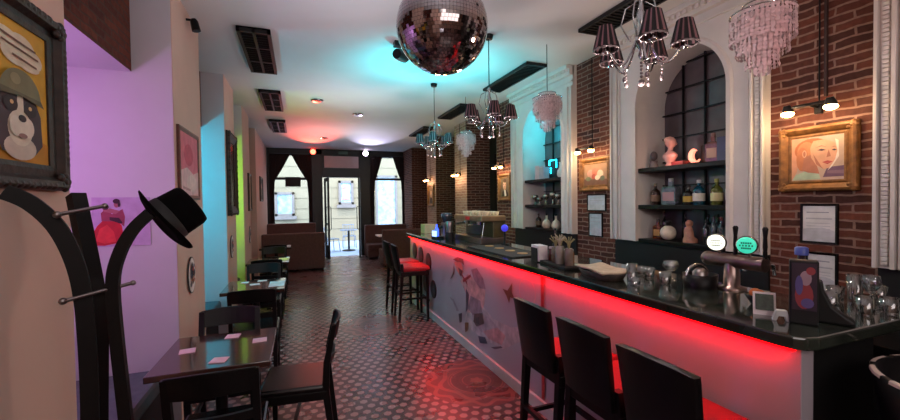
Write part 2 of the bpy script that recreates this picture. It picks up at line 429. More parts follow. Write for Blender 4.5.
# pelmet panel over the door and the little green exit sign
tag(MB().box(.74, 1.76, YF-.05, YF-.005, 2.74, 3.1).build('signboard', mat('pinkish_blank_board', (206,186,190), .6, var=.04), bevel=.006), 'blank pinkish white board fixed above the entrance door', 'board')
ex = thing('exit_sign', 'small dim exit sign box on the black beam above the entrance', 'sign', (1.3, YF-.012, 3.17))
MB().box(-.15, .15, -.03, 0, -.02, .09).build('casing', M_BLACKMETAL, ex, bevel=.004)
MB().box(-.14, .14, -.032, -.028, -.01, .08).build('face_panel', mat('dim_exit_green', (70,92,84), .4, emit=.05), ex)
# curtains
M_CURTAIN = mat('dark_brown_lace', (40,27,28), .9, var=.6, scale=38)
def curtain(label, xside, xmid, zlo, flat):
    m = MB(); rows = []
    NZ, NX = 26, 22
    s = 1 if xmid > xside else -1; Wd = abs(xmid-xside)
    for j in range(NZ+1):
        z = 3.12 - (3.12-zlo)*j/NZ
        t = max(0, min(1, (3.12-z)/.76))
        ww = Wd*(1-flat)*(1-t)**.9 + .14*t if z > 2.36 else .14 - .03*min(1, (2.36-z)/.5)
        rows.append([(xside + s*ww*i/NX, YF-.06 + .022*sin(i*1.9 + j*.12), z) for i in range(NX+1)])
    m.loft(rows, False, False, True)
    o = m.build('curtain', M_CURTAIN, recalc=False)
    sol = o.modifiers.new('thick', 'SOLIDIFY'); sol.thickness = .006
    return tag(o, label, 'curtain', 'dark lace curtains in the shopfront windows')
curtain('dark lace curtain tied back on the left side of the left shop window', -.78, -.2, .98, .02)
curtain('dark lace curtain tied back on the right side of the left shop window', .38, -.2, .98, .02)
curtain('dark lace curtain tied back at the right shop window, side next to the door', 2.12, 2.67, .66, .3)
curtain('dark lace curtain tied back at the right shop window, side next to the brick wall', 3.24, 2.67, .66, .3)
tag(MB().box(-.36, .06, YF-.16, YF-.11, 2.16, 2.44).build('wall_screen', M_BLACK, bevel=.008), 'small black screen hanging inside the left shop window', 'screen')
# party lamps on the black beam
def party_lamp(label, x, rgb, e):
    t = thing('party_lamp', label, 'lamp', (x, YF-.06, 3.2), group=None)
    m = MB(); m.lathe([(.05,0),(.085,.03),(.085,.12)], 18, (0, .05, 0), (0,-1,0)); m.build('housing', M_BLACKMETAL, t)
    MB().box(-.02, .02, -.03, .05, .07, .1).build('bracket', M_BLACKMETAL, t)
    MB().sphere((0,-.075,0), .078, 18, 10, (1,.35,1)).build('lens', mat('lens_'+label[:9].replace(' ','_'), rgb, .3, emit=e), t)
party_lamp('glowing red party lamp on the beam left of the entrance', .42, (255,70,50), 14)
party_lamp('glowing white violet party lamp on the beam right of the entrance', 1.97, (238,220,255), 22)

# ------------------------------------------------------------------ street outside
struct(MB().box(-8, 12, YF+.15, 22, -.14, -.02).build('pavement', mat('pale_paving', (136,150,172), .7, var=.1, scale=4)))
bld = thing('building', 'cream rendered building across the street seen through the shopfront', 'building', (1, 18, 0))
m = MB(); m.box(-9, 11, 0, 1, -.1, 9)
for k in range(14): m.box(-9, 11, -.02, 0, .55+k*.45, .95+k*.45)
m.build('wall', mat('cream_render', (140,128,104), .8, var=.05, scale=2), bld)
M_OUTGLASS = mat('street_window_glass', (150,176,196), .15, var=.4, scale=5)
M_OUTFRAME = mat('street_window_frame', (120,112,108), .6)
for k, (x, z0, z1, wd) in enumerate(((.95, 1.6, 2.65, .32), (-1.56, 1.15, 2.15, .38), (2.75, .5, 2.9, .5), (-4.2, .9, 2.8, .5))):
    f = MB(); f.box(x-wd, x+wd, -.1, -.015, z0, z0+.1); f.box(x-wd, x+wd, -.1, -.015, z1-.1, z1); f.box(x-wd, x-wd+.1, -.1, -.015, z0, z1); f.box(x+wd-.1, x+wd, -.1, -.015, z0, z1); f.box(x-wd-.08, x+wd+.08, -.18, -.015, z0-.14, z0)
    fo = f.build('window', M_OUTFRAME, bld)
    MB().box(x-wd+.1, x+wd-.1, -.05, -.015, z0+.1, z1-.1).build('pane', M_OUTGLASS, fo)
    if k == 0: MB().box(x-.16, x+.16, -.07, -.05, z0+.2, z1-.2).build('poster', mat('pale_window_poster', (220,140,130), .7, var=.6, scale=6), fo)
M_OUTMETAL = mat('grey_terrace_metal', (120,132,150), .4, .6, var=.3, scale=10)
def terrace_chair(label, x, y, rz):
    t = thing('terrace_chair', label, 'chair', (x, y, -.02), rz, 'terrace chairs outside the door')
    MB().box(-.22, .22, -.22, .22, .43, .46).build('seat', M_OUTMETAL, t, bevel=.008)
    for sx in (-1, 1):
        for sy in (-1, 1): MB().cyl((sx*.2, sy*.2, .44), (sx*.24, sy*.24, 0), .014).build('leg', M_OUTMETAL, t)
    b = MB()
    for i in range(6): b.cyl((-.2+.08*i, -.21, .46), (-.2+.08*i, -.27, .84), .009)
    b.cyl((-.22, -.27, .85), (.22, -.27, .85), .016); b.build('backrest', M_OUTMETAL, t)
terrace_chair('metal terrace chair outside, left of the terrace table', 1.0, 14.3, -1.2)
terrace_chair('metal terrace chair outside, behind the terrace table', 1.75, 15.3, PI)
terrace_chair('metal terrace chair outside, right of the terrace table', 2.25, 13.9, 1.4)
t = thing('terrace_table', 'dark pedestal terrace table outside the open door', 'table', (1.62, 14.3, -.02))
MB().lathe([(.3, .72), (.31, .74), (.3, .75)], 24).build('tabletop', M_OUTMETAL, t)
MB().cyl((0, 0, .03), (0, 0, .72), .035).build('leg', M_BLACKMETAL, t); MB().lathe([(.24, 0), (.22, .03), (.05, .05)], 20).build('base', M_BLACKMETAL, t)

# ------------------------------------------------------------------ ceiling fittings
M_GRILLE = mat('black_grille_metal', (14,14,16), .45, .3, var=.2)
M_GRILLEBLUE = mat('louvre_reflector', (26,30,52), .25, .3, var=.5, scale=9)
def panel_grille(label, x0, x1, y0, y1):
    t = thing('ceiling_grille', label, 'grille', ((x0+x1)/2, (y0+y1)/2, H-.005), group='black panels in the ceiling above the bar')
    a, b = (x1-x0)/2, (y1-y0)/2
    f = MB(); f.box(-a, a, -b, b, -.02, 0); f.build('backing', M_BLACK, t)
    f = MB()
    for u0, u1, v0, v1 in ((-a, a, -b, -b+.025), (-a, a, b-.025, b), (-a, -a+.025, -b, b), (a-.025, a, -b, b)): f.box(u0, u1, v0, v1, -.035, -.02)
    f.build('frame', M_GRILLE, t)
    f = MB()
    for k in range(1, 24): f.box(-a+.02, a-.02, -b+2*b*k/24-.004, -b+2*b*k/24+.004, -.032, -.02)
    f.build('louvres', M_GRILLE, t)
for lb, y0, y1 in (('nearest of the long black ceiling panels above the bar, beside the shaded chandelier', 2.0, 3.13), ('long black ceiling panel between the mirror ball and the near arch', 4.05, 5.24), ('third long black ceiling panel above the bar, towards the street', 6.12, 7.26), ('farthest black ceiling panel above the bar, by the last chandelier', 8.2, 9.4)):
    panel_grille(lb, 2.54, 2.82, y0, y1)
def light_grille(label, y0, y1):
    x0, x1 = -.51, -.22
    t = thing('ceiling_light_fitting', label, 'ceiling light', ((x0+x1)/2, (y0+y1)/2, H-.005), group='black louvred fittings along the left of the ceiling')
    a, b = (x1-x0)/2, (y1-y0)/2
    MB().box(-a, a, -b, b, -.012, 0).build('reflector', M_GRILLEBLUE, t)
    f = MB()
    for u0, u1, v0, v1 in ((-a, a, -b, -b+.03), (-a, a, b-.03, b), (-a, -a+.03, -b, b), (a-.03, a, -b, b), (-.012, .012, -b, b), (-a, a, -b/3-.015, -b/3+.015), (-a, a, b/3-.015, b/3+.015)): f.box(u0, u1, v0, v1, -.045, 0)
    f.build('frame', M_GRILLE, t)
    f = MB()
    for k in range(1, 20): f.box(-a+.03, a-.03, -b+2*b*k/20-.003, -b+2*b*k/20+.003, -.04, -.012)
    f.build('louvres', M_GRILLE, t)
for lb, y0, y1 in (('nearest and largest black louvred light fitting on the left of the ceiling', 4.1, 5.35), ('middle black louvred light fitting on the left of the ceiling', 6.25, 7.45), ('farthest black louvred light fitting on the left of the ceiling', 8.4, 9.65)):
    light_grille(lb, y0, y1)
for lb, x, y in (('round recessed ceiling spot nearest the mirror ball', .3, 6.65), ('round recessed ceiling spot in the middle of the room ceiling', 1.05, 7.46), ('round recessed ceiling spot closest to the entrance', .62, 10.4)):
    t = thing('ceiling_spot', lb, 'ceiling light', (x, y, H-.004))
    MB().lathe([(.05,-.012),(.09,-.016),(.1,0)], 20).build('ring', M_STEEL, t); MB().lathe([(.05,-.012),(.03,-.006)], 16).build('lens', M_BLACK, t)
t = thing('ceiling_projector', 'small black spotlight on the ceiling just behind the mirror ball', 'spotlight', (.98, 4.0, H))
MB().box(-.04,.04,-.04,.04,-.05,0).build('bracket', M_BLACKMETAL, t); MB().lathe([(.05,0),(.06,.05),(.065,.16)], 16, (-.02, -.02, -.13), (.8,.8,.15)).build('housing', M_BLACKMETAL, t)
t = thing('wall_spotlight', 'tiny black spotlight high on the cream pier above the pink print', 'spotlight', (XP, 3.93, 3.18))
MB().cyl((0,0,.04),(.05,0,.04),.01).build('bracket', M_BLACKMETAL, t); MB().lathe([(.02,0),(.03,.02),(.034,.1)], 14, (.055,0,.05), (.2,0,-1)).build('housing', M_BLACKMETAL, t)

# mirror ball
MBP = (.755, 2.06, 2.61)
t = thing('mirror_ball', 'large mirrored disco ball hanging from the ceiling', 'disco ball', MBP)
MB().sphere((0,0,0), .246, 32, 18).build('core', M_BLACK, t)
m = MB(); NV = 44
for j in range(NV):
    la = -PI/2 + PI*(j+.5)/NV; nu = max(4, int(2*PI*cos(la)/(PI/NV)))
    for i in range(nu):
        lo = 2*PI*i/nu; n = Vector((cos(la)*cos(lo), cos(la)*sin(lo), sin(la)))
        nn = (n + Vector((random.gauss(0,.02), random.gauss(0,.02), random.gauss(0,.02)))).normalized()
        a = Vector((-sin(lo), cos(lo), 0)); a = (a-nn*a.dot(nn)).normalized(); b = nn.cross(a)
        hw = .25*PI*cos(la)/nu*.93; hh = .25*PI/NV/2*.93
        c = n*.25
        m.quad(c-a*hw-b*hh, c+a*hw-b*hh, c+a*hw+b*hh, c-a*hw+b*hh)
m.build('mirror_tiles', mat('mirror_tile', (170,160,160), .05, 1, var=.02), t, recalc=False)
m = MB(); m.lathe([(.03,.24),(.03,.28),(.01,.29)], 14); m.cyl((0,0,.28),(0,0,H-MBP[2]),.008); m.lathe([(.06,H-MBP[2]-.04),(.06,H-MBP[2])], 16); m.build('hanging_rod', M_BLACKMETAL, t)

# shaded chandeliers over the bar
M_SHADE = mat('black_pleated_fabric', (26,20,22), .8, var=.2); M_SHADE2 = mat('mauve_pleat_gap', (128,92,96), .8, var=.15)
M_CRYSTAL = mat('clear_crystal_drops', (140,126,126), .1, .35, var=.2, scale=30)
def chandelier(label, loc, rz=0):
    t = thing('chandelier', label, 'chandelier', loc, rz, 'chandeliers with black pleated shades over the bar')
    t.scale = (.8, .8, .8); top = (H-loc[2])/.8
    m = MB(); m.lathe([(.008,-.2),(.02,-.17),(.012,-.13),(.035,-.1),(.045,-.06),(.02,-.03),(.014,.05),(.03,.1),(.016,.14),(.012,.2),(.022,.23),(.006,.25)], 16); m.build('column', M_CHROME, t)
    m = MB(); m.tube([(0,0,.25),(0,0,top-.03)], .006); m.lathe([(.05,top-.05),(.06,top-.001)], 16); m.build('chain', M_BLACKMETAL, t)
    for k in range(5):
        a = 2*PI*k/5 + .3; u = Vector((cos(a), sin(a), 0))
        pts = []
        for s in range(13):
            q = s/12; r = .03+.23*q; z = -.03 - .15*sin(PI*min(1, q*1.12)) - .14*q
            pts.append(u*r + Vector((0,0,z)))
        arm = MB().tube(pts, .007)
        e = pts[-1]
        arm.lathe([(.012,0),(.03,.01),(.012,.02),(.012,.06)], 12, e)
        ao = arm.build('arm', M_CHROME, t)
        sh = MB(); n = 36; r0, r1, z0, z1 = .082, .046, e.z+.035, e.z+.185
        for i in range(n):
            a0, a1 = 2*PI*i/n, 2*PI*(i+1)/n; j0 = .004*(i % 2); j1 = .004*((i+1) % 2)
            P = lambda r, an, z: (e.x+r*cos(an), e.y+r*sin(an), z)
            sh.add([P(r0+j0,a0,z0), P(r0+j1,a1,z0), P(r1+j1,a1,z1), P(r1+j0,a0,z1)], [(0,1,2,3)], False, 1 if i % 3 == 2 else 0)
        so = sh.build('lamp_shade', [M_SHADE, M_SHADE2], t, recalc=False)
        cr = MB(); rings = []
        for i in range(48):
            an = 2*PI*i/48; q = .003 + .0045*(i % 4 < 2)
            rings.append([(e.x+(.08+q*cos(b))*cos(an), e.y+(.08+q*cos(b))*sin(an), z0-.008+1.4*q*sin(b)) for b in (0, PI/2, PI, 3*PI/2)])
        cr.loft(rings+[rings[0]], False, True, True)
        cr.build('crystal_trim', M_CRYSTAL, so)
        dr = MB(); mid = pts[5]; 
        for q in range(3): dr.sphere(mid+Vector((0,0,-.02-.025*q)), .008, 8, 6)
        dr.sphere(mid+Vector((0,0,-.105)), .014, 8, 6, (1,1,1.5)); dr.build('crystal_drop', M_CRYSTAL, ao)
    p = MB()
    for q in range(5): p.sphere((0,0,-.22-.024*q), .01, 10, 8)
    p.sphere((0,0,-.36), .024, 12, 8); p.build('crystal_pendant', M_CRYSTAL, t)
    w = MB()
    for k in range(5):
        a = 2*PI*k/5 + .9; u = Vector((cos(a), sin(a), 0))
        w.tube([u*.03+Vector((0,0,.2)), u*.10+Vector((0,0,.17)), u*.13+Vector((0,0,.06)), u*.07+Vector((0,0,-.06))], .005, 6)
    w.build('scroll_ring', M_CHROME, t)
    return t
c0 = chandelier('nearest chandelier with black pleated shades, in front of the near arch', (1.79, 1.68, 2.585), .09)
dup(c0, 'middle chandelier with black pleated shades, hanging over the bar right of the mirror ball', (1.79, 3.55, 2.585), .4)
dup(c0, 'farthest chandelier with pleated shades, small and near the street end of the bar', (1.79, 5.25, 2.585), .2)

# tiered strand chandeliers
M_CAPIZ = mat('pale_shell_discs', (196,168,170), .3, .0, var=.2, scale=40, trans=.25, emit=.04)
def capiz(label, loc):
    t = thing('shell_chandelier', label, 'chandelier', loc, 0, 'pale tiered strand chandeliers before the brick panels')
    t.scale = (.82, .82, .82); top = (H-loc[2])/.82
    m = MB()
    for r, z in ((.185,.1),(.11,.16),(.15,.08),(.1,.06)):
        m.tube([(r*cos(2*PI*i/24), r*sin(2*PI*i/24), z+.005) for i in range(25)], .005, 6)
    for k in range(4): a = PI*k/2; m.cyl((.185*cos(a),.185*sin(a),.105), (0,0,.16), .004)
    m.build('frame', M_CHROME, t)
    MB().cyl((0,0,.15), (0,0,top-.002), .005).build('chain', M_BLACKMETAL, t)
    for r, n, z0, ln in ((.11,26,.16,.1), (.185,42,.1,.2), (.15,32,.08,.28), (.095,20,.06,.34), (.045,10,.04,.38)):
        s = MB()
        for i in range(n):
            a = 2*PI*i/n + r*7
            k = int(ln/.024)
            for q in range(k):
                c = Vector((r*cos(a), r*sin(a), z0-.015-.024*q)); aa = a+random.uniform(-.5,.5); u = Vector((-sin(aa), cos(aa), 0)); v = Vector((random.uniform(-.15,.15),0,1)).normalized()
                s.add([c+(u*cos(2*PI*g/6)+v*sin(2*PI*g/6))*.0135 for g in range(6)], [tuple(range(6))])
        s.build('strands', M_CAPIZ, t, recalc=False)
    return t
z0 = capiz('nearest pale strand chandelier, in front of the brick by the gold framed woman portrait', (2.48, 1.48, 2.615))
dup(z0, 'middle pale strand chandelier, in front of the blue lit arch', (2.48, 3.56, 2.65))
dup(z0, 'farthest pale strand chandelier, below the middle shaded chandelier', (2.48, 5.74, 2.62))

# ------------------------------------------------------------------ pictures
def frame_mesh(w, h, prof, bumps=0, br=.012):
    """mitred frame around an opening w x h centred on origin; prof = [(outward distance, height)]"""
    m = MB(); rings = []
    for sx, sy in ((-1,-1),(1,-1),(1,1),(-1,1),(-1,-1)):
        rings.append([(sx*(w/2+d), sy*(h/2+d), z) for d, z in prof])
    m.loft(rings, False, False, False)
    if bumps:
        D = max(d for d, z in prof); zz = max(z for d, z in prof)
        for sx, sy in ((-1,-1),(1,-1),(1,1),(-1,1)):
            for q in range(5):
                an = q*1.2566; m.sphere((sx*(w/2+D*.62)+D*.26*cos(an), sy*(h/2+D*.62)+D*.26*sin(an), zz*.72), D*.2, 8, 6, (1,1,.7))
            m.sphere((sx*(w/2+D*.62), sy*(h/2+D*.62), zz*.82), D*.17, 8, 6, (1,1,.7))
        for k in range(bumps):
            q = (k+.5)/bumps-.5
            for s in (-1, 1):
                m.sphere((q*w, s*(h/2+D*.82), zz*.7), br, 8, 5, (1.3,1,.8)); m.sphere((s*(w/2+D*.82), q*h, zz*.7), br, 8, 5, (1,1.3,.8))
    return m
def canvas(parent, w, h, bg, polys, name='canvas', z=.012, rough=.7):
    m = MB(); mats = [mat('paint_%d_%d_%d' % bg, bg, rough, var=.12, scale=14)]
    m.box(-w/2, w/2, -h/2, h/2, .002, z, mi=0)
    for k, (c, pts) in enumerate(polys):
        mt = mat('paint_%d_%d_%d' % c, c, rough, var=.15, scale=16)
        if mt not in mats: mats.append(mt)
        zz = z + .0006*(k+1)
        m.add([((x-.5)*w, (y-.5)*h, zz) for x, y in pts], [tuple(range(len(pts)))], False, mats.index(mt))
    o = m.build(name, mats, parent, recalc=False)
    return o
def ell(cx, cy, rx, ry, n=20, a0=0, a1=2*PI): return [(cx+rx*cos(a0+(a1-a0)*i/(n if a1-a0 < 6.2 else n)), cy+ry*sin(a0+(a1-a0)*i/n)) for i in range(n if a1-a0 > 6.2 else n+1)]
GP = [(0,0),(0,.02),(.015,.024),(.03,.018),(.05,.04),(.075,.055),(.095,.05),(.105,.03),(.105,0)]

# 1 dog painting on the near left pier
t = thing('framed_painting', 'large dark carved frame with a yellow painting of a dog in a cap', 'painting', M=onwall('L', (XP+.002, 1.55, 2.025)))
DW, DH = .62, .45
frame_mesh(DW, DH, [(0,0),(0,.018),(.016,.022),(.04,.018),(.055,.038),(.075,.042),(.088,.026),(.088,0)], 20, .017).build('frame', M_DARKGOLD, t)
W_ = (222,206,180); K_ = (46,34,34); Y_ = (214,160,44)
canvas(t, DW, DH, Y_, [((196,132,32), [(0,0),(1,0),(1,.16),(.8,.2),(.3,.16),(0,.2)]),
    (W_, ell(.66,.86,.12,.07)), (W_, ell(.78,.84,.12,.09)), (W_, ell(.89,.78,.07,.07)), (W_, ell(.74,.77,.12,.08)), (W_, ell(.84,.72,.09,.04)),
    ((120,84,70), [(.60,.875),(.90,.845),(.90,.86),(.60,.89)]), ((120,84,70), [(.62,.82),(.92,.79),(.92,.805),(.62,.835)]), ((120,84,70), [(.70,.75),(.90,.725),(.90,.74),(.70,.765)]),
    ((74,58,64), [(.60,.52),(.86,.50),(.92,.36),(.93,.14),(.86,.06),(.60,.06),(.54,.2),(.55,.4)]), ((206,186,170), ell(.74,.10,.13,.09)),
    ((222,206,186), ell(.74,.24,.10,.13)), ((222,206,186), [(.71,.3),(.77,.3),(.765,.5),(.72,.5)]), ((52,40,44), ell(.665,.40,.055,.055)), ((52,40,44), ell(.82,.39,.055,.055)), ((206,170,120), ell(.67,.41,.014,.015)), ((206,170,120), ell(.815,.40,.014,.015)),
    ((226,212,196), ell(.70,.25,.055,.075)), ((226,212,196), ell(.785,.25,.055,.075)), ((52,40,44), ell(.742,.31,.032,.026)), ((150,110,104), ell(.742,.185,.035,.018)),
    ((124,116,84), ell(.735,.47,.165,.19,20,0,PI)), ((98,90,64), [(.57,.50),(.90,.48),(.93,.43),(.74,.47),(.55,.45)]), ((150,140,104), ell(.69,.58,.04,.04))])

# 2 pink print on the second pier
t = thing('framed_print', 'narrow brown frame with a pink print on the cream pier', 'picture', M=onwall('L', (XP+.002, 3.86, 1.985)))
frame_mesh(.56, .50, [(0,0),(0,.014),(.02,.022),(.035,.018),(.035,0)]).build('frame', mat('brown_picture_frame', (96,52,38), .4, var=.3, scale=18), t)
canvas(t, .56, .50, (214,120,136), [((226,190,190), [(0,0),(1,0),(1,.42),(.7,.36),(.35,.45),(0,.38)]), ((200,90,110), ell(.45,.66,.25,.18)), ((230,206,200), ell(.6,.2,.3,.14)), ((190,150,150), [(.1,.1),(.5,.06),(.52,.1),(.1,.14)])])
# 3 big dark carved mirror on the third pier
t = thing('carved_mirror', 'tall dark carved wooden mirror on the pier between blue and green alcoves', 'mirror', M=onwall('L', (XP+.002, 6.08, 2.06)))
frame_mesh(.42, .86, [(0,0),(0,.02),(.03,.03),(.07,.05),(.1,.045),(.12,.02),(.12,0)], 10, .02).build('frame', M_DARKGOLD, t)
MB().box(-.21,.21,-.43,.43,.002,.012).build('mirror_glass', mat('aged_mirror', (120,96,70), .15, .8, var=.3), t)
# 4, 5 narrow frames farther down
for lb, y, w_, z_, h_, c in (('slim brown framed picture on the pier after the green alcove', 8.15, .3, 1.88, .6, (190,160,140)), ('dark framed picture nearest the shopfront on the left wall', 10.6, .62, 2.02, .5, (60,48,44))):
    t = thing('framed_picture', lb, 'picture', M=onwall('L', (XP+.002, y, z_)))
    frame_mesh(w_, h_, [(0,0),(0,.015),(.03,.03),(.045,.02),(.045,0)]).build('frame', mat('dark_brown_frame', (58,36,28), .4, var=.3, scale=18), t)
    canvas(t, w_, h_, c, [((150,110,96), ell(.5,.5,.3,.28)), ((110,84,74), ell(.5,.35,.2,.2))])
# oval plaques
M_PLQ = [(236,226,220),(60,64,90),(200,120,60),(40,40,44),(190,70,60)]
for lb, y, z_, rx in (('oval plaque of painted figures on the second cream pier below the pink print', 3.84, 1.07, .11), ('small oval plaque below the carved mirror', 5.97, 1.09, .11), ('tiny oval plaque on the pier after the green alcove', 8.06, 1.1, .11)):
    t = thing('oval_plaque', lb, 'plaque', M=onwall('L', (XP+.002, y, z_)))
    MB().prism([(rx*1.02*cos(2*PI*i/28), .152*sin(2*PI*i/28), .0055) for i in range(28)], (0,0,.007)).build('rim', mat('plaque_rim', (52,46,48), .5), t)
    m = MB(); mats = [mat('plq%d' % i, c, .5) for i, c in enumerate(M_PLQ)]
    m.add([(rx*.95*cos(2*PI*i/28), .143*sin(2*PI*i/28), .0135) for i in range(28)], [tuple(range(28))], False, 0)
    rr = random.Random(4)
    for k in range(34):
        a = rr.uniform(0, 6.28); q = rr.uniform(0,.72); c = (rx*q*cos(a), .143*q*sin(a)); s = rr.uniform(.016,.036); ph = rr.uniform(0,3)
        m.add([(c[0]+s*cos(ph+2*PI*i/5)*rr.uniform(.6,1.1), c[1]+s*sin(ph+2*PI*i/5)*rr.uniform(.6,1.1), .0138+.0003*k) for i in range(5)], [tuple(range(5))], False, rr.randint(1,4))
    m.build('painting', mats, t, recalc=False)
# dancers poster on the purple wall
t = thing('dancers_poster', 'lilac poster of two women in red flamenco dress on the purple wall', 'poster', M=onwall('F', (-1.19, 3.493, 1.54)))
RD, SK, DK = (196,30,44), (170,96,104), (60,26,40)
canvas(t, .34, .35, (192,164,198), [
    (RD, [(.0,.26),(.08,.42),(.17,.52),(.42,.53),(.50,.42),(.52,.22),(.40,.06),(.2,.02),(.02,.03)]), ((226,58,60), [(.05,.12),(.12,.36),(.25,.45),(.36,.30),(.40,.10),(.2,.06)]),
    ((150,60,80), [(.16,.52),(.15,.68),(.22,.76),(.34,.66),(.42,.70),(.52,.76),(.56,.60),(.54,.40),(.44,.50)]), (SK, [(.24,.70),(.40,.66),(.48,.72),(.30,.78)]),
    (SK, ell(.235,.76,.05,.06)), (DK, ell(.23,.80,.06,.05)), (SK, ell(.42,.86,.045,.07)), (DK, ell(.42,.92,.06,.05)), (DK, ell(.465,.86,.022,.06)), (DK, [(.30,.60),(.46,.58),(.52,.48),(.48,.46),(.30,.54)]), ((140,90,130), [(.5,.14),(.66,.12),(.62,.16),(.5,.18)])], 'sheet', .006)

# right wall paintings, each lit by a twin picture light
SKN, SKD, HAIR = (214,164,132), (176,116,92), (176,104,66)
def gold_frame(label, y, z, w, h, bg, polys, x=XR-.002, k=.7):
    t = thing('framed_painting', label, 'painting', M=onwall('R', (x, y, z)))
    frame_mesh(w, h, [(d*k, zz*k) for d, zz in GP], 9, .011*k).build('frame', M_GOLD, t)
    canvas(t, w, h, bg, polys)
    return t
gold_frame('gilt framed portrait of a fair haired woman on the near brick panel', 1.57, 1.905, .28, .285, (196,170,150), [
    ((206,150,120), [(0,0),(0,1),(.35,1),(.2,.6),(.1,.2)]), ((112,84,104), [(.62,.06),(1,.06),(1,.3),(.7,.28)]), ((136,106,120), [(.7,.14),(1,.12),(1,.2),(.7,.2)]),
    (HAIR, ell(.42,.70,.36,.27)), ((200,134,92), ell(.30,.68,.18,.22)), ((190,120,80), ell(.22,.5,.12,.28)), ((170,190,164), [(.02,.02),(.10,.14),(.30,.22),(.55,.14),(.58,.02)]),
    (SKD, [(.26,.55),(.44,.6),(.52,.3),(.56,.14),(.34,.18),(.22,.24)]), (SKN, [(.44,.90),(.66,.92),(.84,.82),(.90,.62),(.86,.44),(.74,.26),(.64,.24),(.50,.34),(.40,.52),(.38,.74)]),
    (SKD, [(.44,.6),(.5,.36),(.64,.24),(.6,.3),(.54,.42)]), (SKN, ell(.27,.62,.045,.09)), (SKD, ell(.27,.62,.025,.06)), ((70,60,70), [(.52,.68),(.60,.71),(.69,.67),(.61,.655)]), ((60,44,44), [(.49,.74),(.60,.78),(.70,.74),(.6,.765)]),
    ((70,60,70), [(.79,.66),(.84,.68),(.89,.65),(.84,.64)]), ((60,44,44), [(.78,.72),(.84,.74),(.89,.71),(.84,.73)]), (SKD, [(.74,.68),(.78,.52),(.70,.50)]), ((176,70,66), [(.62,.40),(.72,.43),(.82,.40),(.72,.345)]), ((196,100,90), [(.62,.40),(.82,.40),(.72,.37)]),
    ((226,214,200), [(.86,.9),(.92,.86),(.93,.5),(.80,.28),(.72,.2),(.86,.44),(.9,.62)])])
gold_frame('gilt framed painting of flowers on the middle brick panel', 3.65, 1.945, .37, .24, (168,130,100), [
    ((120,84,66), [(0,0),(1,0),(1,.25),(0,.3)]), ((206,150,130), ell(.3,.55,.16,.2)), ((214,120,96), ell(.52,.62,.17,.2)), ((222,190,160), ell(.72,.5,.14,.2)), ((190,90,70), ell(.45,.4,.1,.13)), ((120,124,90), ell(.2,.3,.12,.1)), ((228,206,180), ell(.6,.34,.1,.12)), ((110,110,84), ell(.82,.3,.1,.12))])
gold_frame('gilt framed portrait of a pale man on the third brick panel', 5.79, 1.88, .27, .30, (120,96,76), [
    ((60,46,42), [(.1,0),(.2,.25),(.4,.36),(.7,.36),(.9,.2),(.95,0)]), ((226,220,210), [(.42,.34),(.62,.36),(.7,.05),(.5,.0)]), (SKN, ell(.5,.62,.2,.27)), ((228,186,158), ell(.44,.6,.11,.22)), ((90,62,46), ell(.54,.86,.2,.1)), (SKD, [(.48,.62),(.54,.48),(.46,.48)]), ((60,44,44), ell(.42,.66,.04,.02)), ((60,44,44), ell(.6,.66,.04,.02)), ((170,80,70), ell(.5,.43,.07,.02))])
gold_frame('small gilt framed picture on the farthest lit brick pier', 9.7, 1.82, .34, .40, (120,90,70), [((190,150,120), ell(.5,.6,.22,.22)), ((70,50,46), [(.15,0),(.3,.35),(.7,.35),(.85,0)])])
# certificates in thin black frames
def paper_frame(label, y, z, w, h, c=(214,214,212)):
    t = thing('framed_certificate', label, 'certificate', M=onwall('R', (XR-.002, y, z)))
    frame_mesh(w, h, [(0,0),(0,.012),(.012,.014),(.014,0)]).build('frame', M_BLACKWOOD, t)
    canvas(t, w, h, c, [((176,178,182), [(.1,.62+.0*k),(.9,.62),(.9,.66),(.1,.66)]) for k in range(1)] + [((150,154,160), [(.12,.8),(.8,.8),(.8,.83),(.12,.83)]), ((190,192,196), [(0,0),(1,0),(1,.3),(.6,.4),(0,.34)])] + [((184,186,190), [(.12,.5-.08*k),(.85,.5-.08*k),(.85,.52-.08*k),(.12,.52-.08*k)]) for k in range(4)], 'sheet', .006, .35)
paper_frame('upper black framed certificate under the woman portrait', 1.56, 1.475, .175, .235)
paper_frame('lower black framed certificate partly behind the menu stand', 1.545, 1.155, .145, .235)
paper_frame('upper framed sheet under the flower painting', 3.64, 1.62, .28, .17, (190,196,206))
paper_frame('lower framed sheet under the flower painting', 3.655, 1.365, .20, .25, (180,192,196))
# picture lights on drop cables
M_BULB = mat('warm_lamp_glow', (255,214,150), .3, emit=28, ecol=(255,196,120))
def picture_light(label, y):
    t = thing('picture_light', label, 'picture light', (XR-.01, y, 2.215), group='twin warm picture lights on the brick panels')
    MB().box(-.02, .008, -.02, .02, -.02, .05).build('bracket', M_BLACKMETAL, t, bevel=.004)
    MB().tube([(0,0,.05), (0,.0,H-2.215-.005)], .0045, 6).build('cable', M_BLACKMETAL, t)
    m = MB(); m.cyl((-.01,0,.02), (-.12,0,.03), .008); m.cyl((-.12,-.10,.03), (-.12,.10,.03), .01); m.build('arm', M_BLACKMETAL, t)
    for s in (-1, 1):
        h = MB(); h.lathe([(.018,.03),(.03,.0),(.034,-.02)], 14, (-.12, s*.115, .02), (-.25,0,1)); ho = h.build('lamp_head', M_BLACKMETAL, t)
        MB().sphere((-.118, s*.115, -.008), .036, 12, 8, (1,1,.6)).build('bulb', M_BULB, ho)
    return t
p0 = picture_light('twin warm picture light above the woman portrait', 1.56)
dup(p0, 'twin warm picture light above the flower painting', (XR-.01, 3.70, 2.215))
dup(p0, 'twin warm picture light above the pale man portrait', (XR-.01, 5.83, 2.215))
dup(p0, 'twin warm picture light on the fourth brick pier towards the street', (XR-.01, 7.72, 2.215))
